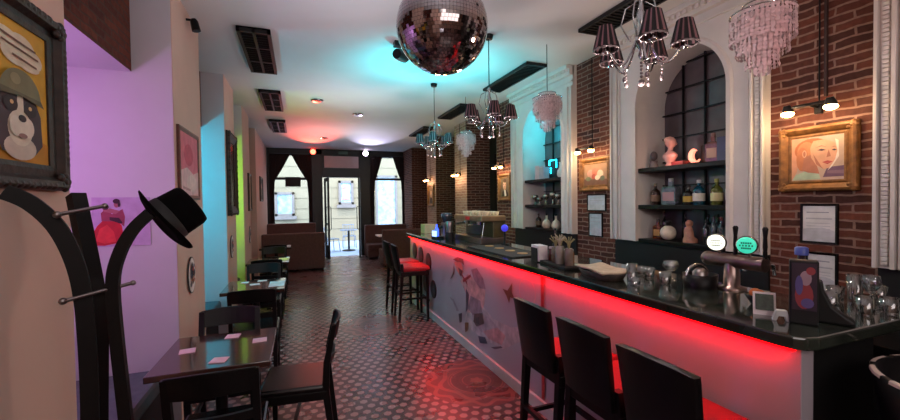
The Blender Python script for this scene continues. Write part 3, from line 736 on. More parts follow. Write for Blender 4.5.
dup(p0, 'farthest twin warm picture light, over the small gilt picture', (XR-.01, 9.75, 2.215))
tag(MB().box(XR-.02, XR-.002, 1.518, 1.532, 2.3, H).build('cable_trunking', mat('dark_trunking', (52,32,28), .6)), 'dark vertical cable trunking on the near brick panel', 'trunking')

# ------------------------------------------------------------------ bar
XB = 1.74
bar = thing('bar_counter', 'long white fronted bar counter glowing red under its top', 'bar counter', (XB, .9, 0))
# local frame of the counter: x into the bar, y along it
BL = 5.56
MB().box(0, .075, 0, BL, .1, 1.085).build('front_panel', M_WHITEPANEL, bar, bevel=.003)
MB().box(-.022, .01, .0, BL, 0, .1).build('plinth', mat('off_white_plinth', (206,198,196), .5, var=.05), bar, bevel=.004)
MB().box(.075, .56, .03, BL, 0, 1.085).build('cabinet_body', M_BLACK, bar)
MB().box(-.038, -.014, .01, BL-.02, 1.076, 1.085).build('light_strip', mat('red_led', (255,20,16), .4, emit=5, ecol=(255,4,8)), bar)
# watercolour figure printed on the panel, plus a painted LED reflection (y, z in room coordinates)
MUR = [((196,172,176), [(4.09,.39),(3.64,.58),(3.42,.51),(3.06,.53),(2.87,.6),(2.92,.45),(3.22,.28),(3.65,.24),(3.94,.24),(4.14,.28)]),
 ((182,156,164), [(3.9,.5),(3.5,.5),(3.2,.42),(3.3,.32),(3.7,.3),(3.95,.36)]), ((206,140,140), [(3.65,.32),(3.33,.45),(3.17,.42),(3.25,.31),(3.52,.28)]),
 ((206,150,148), [(4.25,.73),(4.0,.86),(3.77,.8),(3.58,.75),(3.61,.6),(3.7,.48),(3.86,.45),(4.05,.41),(4.02,.56),(4.13,.65)]), ((150,120,132), [(3.95,.62),(3.7,.62),(3.65,.5),(3.9,.42),(4.03,.46)]),
 ((140,106,116), [(3.93,.91),(3.78,.95),(3.63,.87),(3.57,.77),(3.71,.75),(3.86,.82)]), ((96,76,90), [(4.07,.68),(3.99,.62),(4.03,.45),(4.09,.4)]),
 ((204,120,110), [(4.43,.92),(4.26,.97),(4.16,.91),(4.14,.85),(4.23,.78),(4.34,.83)]), ((110,60,60), [(4.47,.95),(4.31,1.0),(4.14,1.0),(4.12,.93),(4.2,.95),(4.33,.94)]), ((90,50,56), [(4.30,.88),(4.16,.86),(4.2,.79),(4.25,.80)]),
 ((120,84,86), [(4.45,.89),(4.41,.84),(4.47,.74),(4.57,.69),(4.54,.72),(4.44,.77)]), ((150,40,48), [(4.16,.76),(3.93,.86),(3.93,.83),(4.14,.73)]), ((150,40,48), [(4.2,.83),(4.04,.76),(4.02,.72),(4.17,.79)]),
 ((66,58,70), [(4.3,.33),(4.19,.37),(4.2,.26),(4.27,.23)]), ((120,80,56), [(4.11,.28),(4.0,.31),(4.03,.21),(4.1,.17)]), ((92,66,64), [(3.84,.45),(3.64,.51),(3.61,.41),(3.79,.33),(3.87,.36)]), ((60,46,50), [(3.8,.42),(3.72,.45),(3.72,.37),(3.8,.36)]),
 ((66,62,84), [(3.75,.24),(3.58,.28),(3.53,.23),(3.71,.18)]), ((80,60,76), [(3.46,.22),(3.25,.3),(3.21,.3),(3.37,.23)]), ((150,130,140), [(4.58,.47),(4.44,.47),(4.28,.37),(4.35,.35),(4.46,.43)]),
 ((122,66,48), [(3.2,.85),(3.11,.85),(3.02,.94),(3.03,.85),(2.98,.8),(3.06,.8),(3.08,.74),(3.13,.8)]), ((178,40,44), [(2.585,1.07),(2.545,1.07),(2.545,.12),(2.585,.12)])]  # last entry: red stripe painting the LED's reflection at the seam
MUR = [(tuple(int(v*.88+.12*r) for v, r in zip(c, (186,172,178))), p) for c, p in MUR]
ring = [(2.80+.13*cos(a*PI/12), .9+.12*sin(a*PI/12)) for a in range(25)] 
m = MB(); mats = []
for k, (c, pts) in enumerate(MUR):
    mt = mat('wash_%d_%d_%d' % c, c, .4, var=.3, scale=11); mats.append(mt) if mt not in mats else None
    m.add([(-.0006*(k+1), y-.9, z) for y, z in pts], [tuple(range(len(pts)))], False, mats.index(mt))
mt = mat('wash_ring', (190,160,166), .4); mats.append(mt)
for i in range(24):
    (a, b), (c, d) = ring[i], ring[i+1]; q = .88
    m.add([(-.001, a-.9, b), (-.001, c-.9, d), (-.001, (c-2.80)*q+2.80-.9, (d-.9)*q+.9), (-.001, (a-2.80)*q+2.80-.9, (b-.9)*q+.9)], [(0,1,2,3)], False, len(mats)-1)
m.build('mural', mats, bar, recalc=False)
M_VINYL = mat('black_vinyl', (16,16,18), .3, var=.2); M_VLAB = mat('grey_record_centre', (90,84,90), .5)
for y, z in ((6.18,.87),(5.83,.84),(5.45,.79),(5.95,.47),(5.62,.45),(5.24,.43)):
    m = MB(); m.lathe([(.128,0),(.128,.006),(.12,.008),(.05,.006)], 28, (0, y-.9, z), (-1,0,0), mi=0); m.lathe([(.05,.006),(.045,.0075)], 20, (0, y-.9, z), (-1,0,0), mi=1)
    m.build('disc', [M_VINYL, M_VLAB], bar)
ZB = 1.135
top = MB()
pts = [(1.69+.09*(1-cos(a)), .86+.09*(1-sin(a))) for a in [PI/2*i/6 for i in range(7)]]
pts = [(1.69, .95), (1.697, .905), (1.72, .875), (1.77, .86), (2.78, .86), (2.78, 1.2), (2.42, 1.2), (2.42, 6.52), (1.69, 6.52)]
top.prism([(x, y, 1.085) for x, y in pts], (0, 0, .05))
tag(top.build('stone_worktop', M_MARBLE, bevel=.008), 'polished dark stone bar top running the length of the counter', 'bar top')
light('AREA', 'red_led_glow', (1.713, 3.66, 1.072), 17, (1, .001, .004), (.02, 5.4), rot=(0, 0, 0))

# back counter under the shelves
bc = thing('back_counter', 'low black back bar counter along the wall behind the bar', 'counter', (2.95, 3.1, 0))
MB().box(-.22, .22, -2.6, 3.3, 0, .86).build('cabinet', M_BLACK, bc); MB().box(-.25, .23, -2.6, 3.3, .86, .9).build('worktop', M_BLACKWOOD, bc, bevel=.004)

# ------------------------------------------------------------------ seating
def bar_stool(label, loc, rz, group, src=None):
    t = thing('bar_stool', label, 'bar stool', loc, rz, group)
    # local: sitter faces +y
    for sx in (-1, 1):
        MB().loft([[(sx*.185+dx*q, .17+dy*q+oy, z) for dx, dy in ((-1,-1),(1,-1),(1,1),(-1,1))] for z, q, oy in ((0,.015,.005),(.70,.021,0))], smooth=False).build('leg', M_BLACKWOOD, t)
        MB().loft([[(sx*.17+dx*q, -.18+dy*q+oy, z) for dx, dy in ((-1,-1),(1,-1),(1,1),(-1,1))] for z, q, oy in ((0,.015,-.05),(.70,.021,0),(.80,.02,-.01))], smooth=False).build('leg', M_BLACKWOOD, t)
    f = MB(); f.box(-.2,.2,-.2,.2,.63,.69); f.build('seat_frame', M_BLACKWOOD, t, bevel=.006)
    r = MB(); r.box(-.18,.18,.18,.205,.25,.28); r.box(-.18,.18,-.225,-.2,.36,.385); r.box(-.195,-.175,-.2,.19,.30,.325); r.box(.175,.195,-.2,.19,.30,.325); r.build('footrest', M_BLACKWOOD, t)
    MB().box(-.205,.205,-.17,.21,.69,.755).build('cushion', M_REDLEATHER, t, bevel=.02)
    b = MB(); rings = []
    for j in range(9):
        q = j/8; z = .70 + .37*q; w_ = .162+.016*q; yy = -.19-.05*q
        row = []
        for i in range(9):
            x = -1+2*i/8; row.append((x*w_, yy-.035*(1-x*x)*(.4+.6*q), z - .02*x*x*(q if j == 8 else 0)))
        rings.append(row + [(p[0], p[1]-.035, p[2]) for p in row[::-1]])
    b.loft(rings, True, True, True); b.build('backrest', M_LEATHER, t, bevel=.006)
    return t
s0 = bar_stool('high back black bar stool nearest the mural star, farthest of the near three', (1.505, 1.97, 0), -PI/2, 'high back stools at the near end of the bar')
dup(s0, 'high back black bar stool in the middle of the near three', (1.50, 1.53, 0), -PI/2)
dup(s0, 'high back black bar stool at the near end of the bar', (1.49, 1.105, 0), -PI/2)
dup(s0, 'red seated bar stool by the black discs, nearer of the far pair', (1.5, 5.48, 0), -PI/2-.04, 'stools at the street end of the bar')
dup(s0, 'red seated bar stool by the black discs, farther of the far pair', (1.5, 6.02, 0), -PI/2+.03, 'stools at the street end of the bar')

def dining_chair(label, loc, rz, group):
    t = thing('dining_chair', label, 'chair', loc, rz, group)
    for sx in (-1, 1):
        MB().loft([[(sx*.19+dx*q, .18+dy*q, z) for dx, dy in ((-1,-1),(1,-1),(1,1),(-1,1))] for z, q in ((0,.014),(.43,.02))], smooth=False).build('leg', M_BLACKWOOD, t)
        MB().loft([[(sx*.185+dx*.017, -.19+dy*q+oy, z) for dx, dy in ((-1,-1),(1,-1),(1,1),(-1,1))] for z, q, oy in ((0,.016,-.05),(.44,.022,0),(.62,.02,-.01),(.86,.014,-.06))], smooth=False).build('leg', M_BLACKWOOD, t)
    MB().box(-.205,.205,-.2,.205,.385,.44).build('seat_frame', M_BLACKWOOD, t, bevel=.005)
    MB().box(-.21,.21,-.185,.215,.44,.48).build('cushion', M_SEATLEATHER, t, bevel=.015)
    def rail(z0, z1, o0, o1, sag=.03):
        rings = []
        for i in range(11):
            x = -1+2*i/10; c = -sag*(1-x*x); hh = .012*(1-x*x) if z1 > .8 else 0
            rings.append([(x*.19, -.19+o0+c-.012, z0), (x*.19, -.19+o0+c+.012, z0), (x*.19, -.19+o1+c+.01, z1+hh), (x*.19, -.19+o1+c-.01, z1+hh)])
        return MB().loft(rings, smooth=False)
    rail(.75, .865, -.035, -.062).build('top_rail', M_BLACKWOOD, t, bevel=.004)
    rail(.60, .645, -.012, -.018).build('back_rail', M_BLACKWOOD, t)
    r = MB(); r.box(-.2,-.18,-.2,.18,.2,.23); r.box(.18,.2,-.2,.18,.2,.23); r.box(-.19,.19,.0,.02,.2,.23); r.build('stretcher', M_BLACKWOOD, t)
    return t
DG = 'black wooden dining chairs at the left tables'
d0 = dining_chair('black wooden chair at the near end of the nearest table, back to the room', (-.40, 2.37, 0), 0, DG)
dup(d0, 'black wooden chair seen side on at the open side of the nearest table', (-.03, 2.88, 0), PI/2-.11)
dup(d0, 'black wooden chair tucked in at the far end of the nearest table', (-.50, 3.12, 0), PI)
dup(d0, 'black wooden chair at the near end of the second table', (-.42, 4.27, 0), 0)
dup(d0, 'black wooden chair at the far end of the second table', (-.45, 5.5, 0), PI)
dup(d0, 'black wooden chair at the near end of the third table', (-.44, 6.36, 0), 0)
dup(d0, 'black wooden chair at the far end of the third table', (-.44, 7.6, 0), PI)
dup(d0, 'black wooden chair at the near end of the fourth table', (-.44, 8.52, 0), 0)

def bistro_table(label, loc):
    t = thing('cafe_table', label, 'table', loc, 0, 'dark square tables along the left wall')
    MB().box(-.305,.305,-.33,.33,.715,.75).build('tabletop', M_TABLETOP, t, bevel=.005)
    MB().cyl((0,0,.03),(0,0,.715),.035).build('pillar', M_BLACKMETAL, t)
    m = MB(); m.box(-.22,.22,-.03,.03,0,.03); m.box(-.03,.03,-.22,.22,0,.03); m.box(-.15,.15,-.15,.15,.695,.715); m.build('base', M_BLACKMETAL, t)
    return t
t0 = bistro_table('nearest dark square table by the coat stand with four pale cards', (-.478, 2.82, 0))
dup(t0, 'second dark square table beside the blue alcove', (-.47, 4.9, 0))
dup(t0, 'third dark square table beside the green alcove', (-.47, 6.98, 0))
dup(t0, 'fourth dark square table, in front of the brown sofa', (-.47, 9.15, 0))
M_PINKCARD = mat('pale_pink_card', (226,190,192), .6, var=.05)
def card(label, x, y, rz, w, d, m=None, grp=None):
    tag(MB().box(-w/2, w/2, -d/2, d/2, 0, .004).build('menu_card', m or M_PINKCARD, loc=(x, y, .751), rz=rz), label, 'card', grp)
for lb, x, y, rz in (('pale card at the wall side of the nearest table', -.66, 2.84, .15), ('pale card at the front edge of the nearest table', -.45, 2.60, -.2), ('pale card at the back of the nearest table, towards the far chair', -.44, 3.04, -.1), ('pale card at the aisle side of the nearest table', -.26, 2.88, .05)):
    card(lb, x, y, rz, .085, .085, None, 'pale cards on the nearest table')
for lb, x, y, rz, w_, d_ in (('large white menu sheet on the aisle corner of the second table', -.25, 4.85, 0, .16, .3), ('small white card in the middle of the second table', -.48, 4.92, .2, .1, .09), ('small white card at the back of the second table', -.42, 5.12, 0, .1, .08), ('small white card at the wall side of the second table', -.6, 5.08, -.1, .08, .08),
        ('white menu sheet on the aisle side of the third table', -.25, 6.98, 0, .16, .36), ('white menu sheet on the aisle side of the fourth table', -.26, 9.15, 0, .15, .36)):
    card(lb, x, y, rz, w_, d_, M_PAPER, 'white sheets on the left tables')

# alcove benches
for lb, a, b, mt in (('long upholstered bench in the purple lit alcove', 2.05, 3.48, M_TEALSEAT), ('upholstered bench in the blue lit alcove', 4.39, 5.68, M_TEALSEAT), ('upholstered bench in the green lit alcove', 6.5, 7.38, M_TEALSEAT)):
    t = thing('alcove_bench', lb, 'bench', (-1.4, (a+b)/2, 0)); L_ = (b-a)/2
    MB().box(-.25,.42,-L_,L_,0,.32).build('base', mat('dark_bench_base', (44,36,38), .7), t)
    MB().box(-.3,.46,-L_,L_,.32,.45).build('cushion', mt, t, bevel=.03)
    MB().box(-.42,-.3,-L_,L_,.40,.9).build('backrest', mt, t, bevel=.03)

# sofas and low tables by the shopfront
def sofa(label, loc, rz, w, h, grp):
    t = thing('sofa', label, 'sofa', loc, rz, grp)   # local: back faces -y
    MB().box(-w/2, w/2, 0, .62, .06, .26).build('base', M_BROWNSUEDE, t, bevel=.01)
    MB().box(-w/2+.01, w/2-.01, .12, .64, .26, .43).build('seat_cushion', M_BROWNSUEDE, t, bevel=.03)
    MB().box(-w/2, w/2, -.06, .12, .06, h).build('backrest', M_BROWNSUEDE, t, bevel=.025)
    for sx in (-1, 1):
        for y in (.0, .56): MB().cyl((sx*(w/2-.06), y, .065), (sx*(w/2-.06), y, 0), .022).build('leg', M_BLACKWOOD, t)
    return t
SG = 'brown upholstered sofas by the shopfront'
sofa('brown sofa with its plain back turned to the room, left of the door', (-.13, 10.25, 0), 0, 1.42, .94, SG)
sofa('brown sofa against the left shop window behind the first sofa', (-.2, 12.2, 0), PI, 1.3, 1.1, SG)
sofa('brown sofa with its back to the bar, right of the door', (2.55, 10.0, 0), 0, 1.15, .96, SG)
sofa('brown sofa under the right shop window', (2.5, 12.2, 0), PI, 1.3, .98, SG)
for lb, x, y in (('low dark table between the two left sofas', -.15, 11.25), ('pale topped table between the two right sofas', 2.45, 11.2)):
    t = thing('low_table', lb, 'table', (x, y, 0))
    MB().box(-.4,.4,-.28,.28,.7,.735).build('tabletop', M_PAPER if x > 0 else M_TABLETOP, t, bevel=.005); MB().cyl((0,0,.02),(0,0,.7),.035).build('pillar', M_BLACKMETAL, t); MB().lathe([(.25,0),(.24,.02),(.05,.04)], 20).build('base', M_BLACKMETAL, t)

# coat stand with a hat
CSX, CSY = -.588, 1.581
cs = thing('coat_stand', 'dark bentwood coat stand with curved arms at the left foreground', 'coat stand', (CSX, CSY, 0), .355)
def plank(pts, dx, dy, hw=.026, th=.013):
    """flat curved plank; pts = (reach, z); (dx,dy) reach direction in plan"""
    m = MB(); rings = []; n = len(pts)
    for i, (r, z) in enumerate(pts):
        a = pts[max(i-1, 0)]; b = pts[min(i+1, n-1)]
        tx, tz = b[0]-a[0], b[1]-a[1]; l = math.hypot(tx, tz); nx, nz = tz/l, -tx/l
        px, py = -dy, dx
        rings.append([((r+nx*hw*s)*dx+px*th*k, (r+nx*hw*s)*dy+py*th*k, z+nz*hw*s) for s, k in ((-1,-1),(1,-1),(1,1),(-1,1))])
    return m.loft(rings, smooth=False)
def spline(p, k=5):
    out = []
    for i in range(len(p)-1):
        a, b, c, d = p[max(i-1,0)], p[i], p[i+1], p[min(i+2,len(p)-1)]
        for j in range(k):
            t = j/k
            out.append(tuple(.5*((2*b[q])+(-a[q]+c[q])*t+(2*a[q]-5*b[q]+4*c[q]-d[q])*t*t+(-a[q]+3*b[q]-3*c[q]+d[q])*t**3) for q in (0,1)))
    return out+[p[-1]]
plank(spline([(.22,0),(.13,.2),(.06,.55),(.046,.975),(.047,1.23),(.055,1.39),(.075,1.502),(.11,1.596),(.161,1.664),(.212,1.697)]), -1, .05, .022).build('arm', M_COATWOOD, cs)
plank(spline([(.22,0),(.15,.2),(.09,.55),(.072,.942),(.055,1.212),(.06,1.343),(.091,1.457),(.124,1.556),(.146,1.623),(.169,1.691)]), -.4, .92, .022, .02).build('arm', M_COATWOOD, cs)
plank(spline([(.2,0),(.13,.2),(.065,.55),(.043,.948),(.026,1.215),(.02,1.396),(.038,1.492),(.076,1.572),(.125,1.627)]), .95, -.3, .017).build('arm', M_COATWOOD, cs)
for z, x0, x1 in ((1.381,-.096,.07),(1.64,-.102,.005)):
    m = MB(); m.tube([(x0,-.04,z-.012),(x1,.01,z+.012)], .006); m.sphere((x0,-.04,z-.012), .011, 10, 8); m.sphere((x1,.01,z+.012), .009, 10, 8)
    m.build('peg', M_STEEL, cs)
MB().lathe([(.05,.5),(.05,.53)], 20).build('collar', M_COATWOOD, cs)
hat = thing('hat', 'black felt hat with a flat crown hung on the coat stand', 'hat')
ux = Vector((.937,.348,0)); ax = (ux*.82 + Vector((0,0,.56)) + Vector((.348,-.937,0))*-.05).normalized()
hat.location = Vector((CSX, CSY, 0)) + ux*.152 + Vector((0,0,1.592))
hat.rotation_euler = Vector((0,0,1)).rotation_difference(ax).to_euler()
def hatshape(prof, n=32, wob=0):
    rings = []
    for r, z in prof: rings.append([(.92*r*1.06*cos(2*PI*i/n), .92*r*.98*sin(2*PI*i/n), 1.0*z + wob*(r/.13)**3*cos(4*PI*i/n)) for i in range(n)])
    return MB().loft(rings, True, True, True)
hatshape([(.07,.0),(.105,-.003),(.128,.004),(.131,.009),(.126,.010),(.1,.004),(.07,.008)], wob=.008).build('brim', M_FELT, hat, recalc=True)
hatshape([(.083,.0),(.081,.05),(.079,.1),(.074,.113),(.055,.108),(.01,.104)]).build('crown', M_FELT, hat)
hatshape([(.0845,.008),(.0835,.035),(.08,.036)]).build('band', M_BLACK, hat)

# dark chair past the end of the bar with pale segments along its rail
t = thing('tub_stool', 'dark stool past the bar end with pale segments along its curved back', 'bar stool', (2.07, .53, 0))
MB().lathe([(.2,.68),(.23,.70),(.23,.74),(.2,.76)], 24).build('seat', M_LEATHER, t)
for sx in (-1,1):
    for sy in (-1,1): MB().cyl((sx*.15,sy*.15,.69),(sx*.2,sy*.2,0),.018).build('leg', M_BLACKWOOD, t)
rings = [[(r*cos(a), r*sin(a), z) for r, z in ((.25,.74),(.235,.74),(.275,1.03),(.295,1.03))] for a in [PI*.12+PI*1.2*i/18 for i in range(19)]]
MB().loft(rings, smooth=True).build('backrest', M_LEATHER, t)
m = MB()
for i in range(7):
    a0 = PI*.14+PI*1.16*i/7
    m.loft([[(r*cos(a), r*sin(a), z) for r, z in ((.2965,1.022),(.2955,1.032),(.290,1.0345),(.281,1.0345))] for a in [a0+.38*j/4 for j in range(5)]], False, False, False)
m.build('inlay', mat('pale_rail_inlay', (206,186,176), .4), t, recalc=False)

# ------------------------------------------------------------------ things on the bar
def tumbler(label, x, y, r, h, stem=False, z=ZB, grp='clear glasses at the near end of the bar'):
    m = MB()
    if stem: m.lathe([(r*.8,0),(r*.75,.004),(.006,.01),(.005,h*.45),(r*.5,h*.5),(r,h*.75),(r*.8,h),(r*.78,h),(r*.97,h*.75),(r*.45,h*.53)], 18, cap=False)
    else: m.lathe([(r*.8,0),(r,h),(r*.94,h),(r*.76,.01),(.002,.008)], 18, cap=False)
    return tag(m.build('drinking_glass', M_CLEARGLASS, loc=(x, y, z+.001)), label, 'glass', grp)
GL = [('glass at the wall corner of the cluster by the bar end', 2.66, .93, .035, .1, 0), ('short glass in front of the wall corner of the cluster', 2.56, .91, .036, .075, 0), ('stemmed glass in the middle of the cluster by the bar end', 2.45, 1.0, .036, .15, 1), ('short glass beside the stemmed one in the cluster', 2.4, .92, .036, .07, 0),
      ('tall glass at the back of the cluster under the lower certificate', 2.55, 1.1, .034, .13, 0), ('short glass at the back edge of the cluster', 2.43, 1.12, .036, .08, 0), ('short glass near the boot shaped holder in the cluster', 2.28, .95, .036, .08, 0), ('short glass behind the menu stand in the cluster', 2.28, 1.07, .035, .075, 0), ('small glass on the wall side of the cluster', 2.67, 1.06, .03, .07, 0)]
for lb, x, y, r, h, s in GL: tumbler(lb, x, y, r, h, bool(s))
t = thing('menu_stand', 'tall dark upright menu stand with a colourful figure print on the bar', 'stand', (1.915, .985, ZB), -1.05)
MB().box(-.045,.045,-.025,.03,0,.26).build('board', M_BLACK, t, bevel=.006)
m = MB(); m.quad((-.038,-.031,.06),(.038,-.031,.06),(.038,-.031,.25),(-.038,-.031,.25), mi=0)
for k, (c, x, z, rx, rz_) in enumerate(((1,.0,.12,.028,.055),(2,.005,.19,.018,.03),(3,-.015,.16,.012,.04),(1,.02,.22,.014,.016),(3,.01,.09,.02,.02))):
    m.add([(x+rx*cos(2*PI*i/14), -.0312-.0003*k, z+rz_*sin(2*PI*i/14)) for i in range(14)], [tuple(range(14))], False, c)
m.build('print', [mat('print_ground', (52,36,52), .5), mat('print_red', (150,60,66), .5), mat('print_skin', (170,140,150), .5), mat('print_violet', (96,84,140), .5)], t, recalc=False)
b = thing('soda_bottle', 'small blue capped bottle behind the tall menu stand', 'bottle', (2.035, 1.055, ZB))
MB().lathe([(.03,0),(.032,.02),(.032,.18),(.014,.24),(.013,.27)], 16).build('body', mat('dark_bottle_glass', (34,30,36), .12, var=.2), b); MB().lathe([(.024,.265),(.024,.295),(.016,.3)], 14).build('cap', mat('blue_cap', (70,84,160), .4), b)
tag(MB().prism([(0,0,0),(.125,0,0),(.128,0,.016),(.10,0,.035),(.06,0,.07),(.035,0,.13),(.03,0,.17),(-.02,0,.17),(-.015,0,.05)], (0,.06,0)).build('boot_holder', M_BLACK, bevel=.01, loc=(1.975, .985, ZB), rz=-1.12), 'black boot shaped holder beside the menu stand', 'holder')
t = thing('photo_card', 'small white edged card with a dark picture propped on the bar', 'card', (1.90, 1.12, ZB), -.95)
m = MB(); m.prism([(-.04,0,0),(.04,0,0),(.04,.03,.095),(-.04,.03,.095)], (0,.006,0)); m.build('card', M_PAPER, t)
m = MB(); m.quad((-.032,.0015,.022),(.032,.0015,.022),(.032,.0255,.088),(-.032,.0255,.088)); 
for v in m.v: pass
o = m.build('picture', mat('dark_green_snapshot', (40,56,40), .4, var=.8, scale=40), t, recalc=False); o.location.y = -.002
tag(MB().prism([(-.03,0,0),(-.018,0,.045),(.018,0,.045),(.03,0,0),(.016,0,0),(.01,0,.02),(-.01,0,.02),(-.016,0,0)], (0,.03,0)).build('card_holder', mat('white_plastic', (190,190,190), .4), loc=(1.865, 1.035, ZB), rz=-.9, bevel=.003), 'small white plastic holder before the tall menu stand', 'holder')
t = thing('garnish_bowl', 'dark bowl of orange fruit behind the propped card', 'bowl', (2.06, 1.24, ZB))
MB().lathe([(.03,0),(.06,.05),(.056,.05),(.028,.006)], 18, cap=True).build('bowl', M_BLACKWOOD, t)
for k, (x, y, lb) in enumerate(((.0,.015,'orange at the back of the dark bowl'), (-.02,-.015,'orange at the front of the dark bowl'))):
    tag(MB().sphere((0,0,0), .026, 12, 8).build('orange', mat('orange_peel', (190,96,36), .6), loc=(2.06+x, 1.24+y, ZB+.052)), lb, 'orange')
# beer tower
t = thing('beer_tower', 'bronze T shaped beer tower with two lit round badges', 'beer tower', (2.29, 1.52, ZB))
MB().lathe([(.07,0),(.07,.012),(.04,.02),(.038,.16)], 24).build('column', M_COPPER, t)
m = MB(); m.cyl((0,.135,.16),(0,-.175,.16),.04, n=20); m.sphere((0,.135,.16), .042, 16, 10); m.build('crossbar', M_COPPER, t)
def badge(y, rgb, e):
    g = MB(); g.lathe([(.042,.0),(.05,.004),(.05,.018),(.045,.024)], 26, (0,0,0), (-.93,-.37,0)); go = g.build('badge', M_CHROME, t, loc=(-.035, y, .262))
    MB().lathe([(.045,.02),(.044,.0255),(.03,.03),(.001,.031)], 26, (0,0,0), (-.93,-.37,0)).build('lit_face', mat('badge_glow_%d' % rgb[0], rgb, .3, emit=e), go)
    k = MB(); n = Vector((-.93,-.37,0)); r = Vector((-.37,.93,0))*-1
    for zz, w_ in ((.012,.02),(-.002,.027),(-.016,.018)):
        for i in range(5): 
            c = n*.0325 + r*(-w_+2*w_*i/4) + Vector((0,0,zz)); k.obox(c, .002, .007, .009, Matrix.Rotation(math.atan2(-.37,-.93), 3, 'Z'))
    k.build('emblem', mat('badge_mark_%d' % rgb[0], (90,110,100) if rgb[0] > 200 else (20,120,96), .5), go)
    MB().cyl((-.005, y, .19), (-.03, y, .225), .008).build('badge_stem', M_CHROME, t)
badge(.06, (255,255,236), 1.5); badge(-.105, (60,206,170), .9)
for y in (-.02, -.172):
    m = MB(); m.cyl((.0,y,.19),(.0,y,.23),.01); m.lathe([(.008,0),(.011,.03),(.009,.08),(.012,.11),(.014,.125),(.008,.135)], 14, (.0,y,.225)); m.build('tap_handle', M_BLACKWOOD, t)
    m = MB(); m.tube([(.035,y,.16),(.065,y,.155),(.075,y,.10)], .009); m.build('spout', M_CHROME, t)
# drip bin with glass
t = thing('knock_bin', 'round dark bin with a chrome hoop on the bar beside the beer tower', 'bin', (2.17, 1.62, ZB))
MB().lathe([(.085,0),(.09,.08),(.084,.08),(.08,.01)], 24).build('bin', M_BLACKWOOD, t)
MB().tube([(-.088*cos(a), .02, .07+.06*sin(a)) for a in [PI*i/10 for i in range(11)]], .008).build('hoop', M_CHROME, t)
MB().lathe([(.04,.02),(.04,.09),(.02,.11),(.001,.112)], 16).build('strainer', M_STEEL, t)
GB = 'clear glasses in the middle of the bar'
for lb, x, y, r, h, s in (('tall clear tumbler beside the folded towel', 1.90, 1.86, .034, .12, 0), ('small cup glass behind the tall tumbler', 2.16, 2.03, .036, .06, 0), ('glass next to the round dark bin', 2.06, 1.76, .036, .075, 0), ('stemmed coupe glass behind the round dark bin', 2.2, 1.84, .05, .12, 1), ('short glass between the cup and the coupe', 2.12, 1.93, .035, .07, 0), ('short glass in front of the tall tumbler', 1.86, 1.80, .033, .05, 0)):
    tumbler(lb, x, y, r, h, bool(s), grp=GB)
# towel on a tray
t = thing('bar_tray', 'dark oval tray on the bar under a folded pale towel', 'tray', (1.90, 2.12, ZB), 1.35)
m = MB(); m.loft([[(.21*q*cos(2*PI*i/28), .13*q*sin(2*PI*i/28), z) for i in range(28)] for q, z in ((.85,0),(1,.045),(.97,.047),(.84,.012))]); m.build('tray', mat('dark_wicker', (52,40,32), .6, var=.5, scale=40), t)
m = MB(); rings = []
for j in range(9): rings.append([((-.19+.38*i/12), -.10+.2*j/8, .058+.004*sin(i*.7+j*.5)+.004*cos(j*.9)) for i in range(13)])
m.loft(rings, False, False, True); o = m.build('bar_towel', mat('pale_towel', (196,176,150), .9, var=.2, scale=12), recalc=False, loc=(1.90, 2.12, ZB), rz=1.35); s_ = o.modifiers.new('thick', 'SOLIDIFY'); s_.thickness = .014
tag(o, 'folded pale towel lying on the dark oval tray', 'towel')
# condiment tray
t = thing('condiment_tray', 'black tray of jars and garnish on the bar', 'tray', (1.93, 2.58, ZB), 1.45)
MB().box(-.2,.2,-.1,.1,0,.025).build('tray', M_BLACK, t, bevel=.006)
JR = 'jars on the condiment tray'
for lb, dx, dy, h, c in (('brown glass jar nearest the towel on the condiment tray', .13, .02, .1, (90,50,36)), ('pale jar with green sprigs in the middle of the condiment tray', .04, .04, .12, (120,110,84)), ('dark red jar at the front of the condiment tray', .05, -.04, .085, (80,30,30)), ('tall clear jar at the back of the condiment tray', -.04, .05, .14, (150,140,130)), ('amber jar at the far end of the condiment tray', -.07, -.02, .1, (130,84,40)), ('cream jar with pale straws by the napkin end of the condiment tray', -.14, .03, .13, (116,100,90)), ('olive jar at the wall side of the condiment tray', .12, -.05, .115, (104,104,62))):
    ca, sa = cos(1.45), sin(1.45); x, y = 1.93+dx*ca-dy*sa, 2.58+dx*sa+dy*ca
    j = thing('jar', lb, 'jar', (x, y, ZB+.026), group=JR)
    MB().lathe([(.03,0),(.034,.01),(.034,h*.8),(.026,h)], 16).build('body', mat('jar_%d' % c[0], c, .2, var=.3), j)
    if h > .11:
        g = MB()
        for k in range(7): a = k*.9; g.tube([(0,0,h-.01),(.012*cos(a),.012*sin(a),h+.04),(.045*cos(a),.045*sin(a),h+.07+.01*(k%3))], .004, 5)
        g.build('sprigs', mat('sprig_%d' % c[0], (150,140,96) if c[0] < 130 else (176,160,140), .7), j)
    else: MB().lathe([(.03,h*.98),(.03,h+.012),(.01,h+.014)], 14).build('lid', M_STEEL, j)
t = thing('napkin_holder', 'black napkin holder filled with white napkins beside the condiment tray', 'napkin holder', (1.90, 2.86, ZB), 1.4)
m = MB(); m.box(-.06,.06,-.05,-.044,0,.12); m.box(-.06,.06,.044,.05,0,.12); m.box(-.06,.06,-.05,.05,0,.008); m.build('holder', M_BLACK, t)
MB().box(-.075,.075,-.04,.04,.01,.14).build('napkins', M_PAPER, t)
tag(MB().box(-.015,.015,-.1,.1,0,.004).add([], []).build('pour_mat', M_BLACK, loc=(1.8, 3.2, ZB)), 'narrow black strip mat along the bar edge', 'mat')
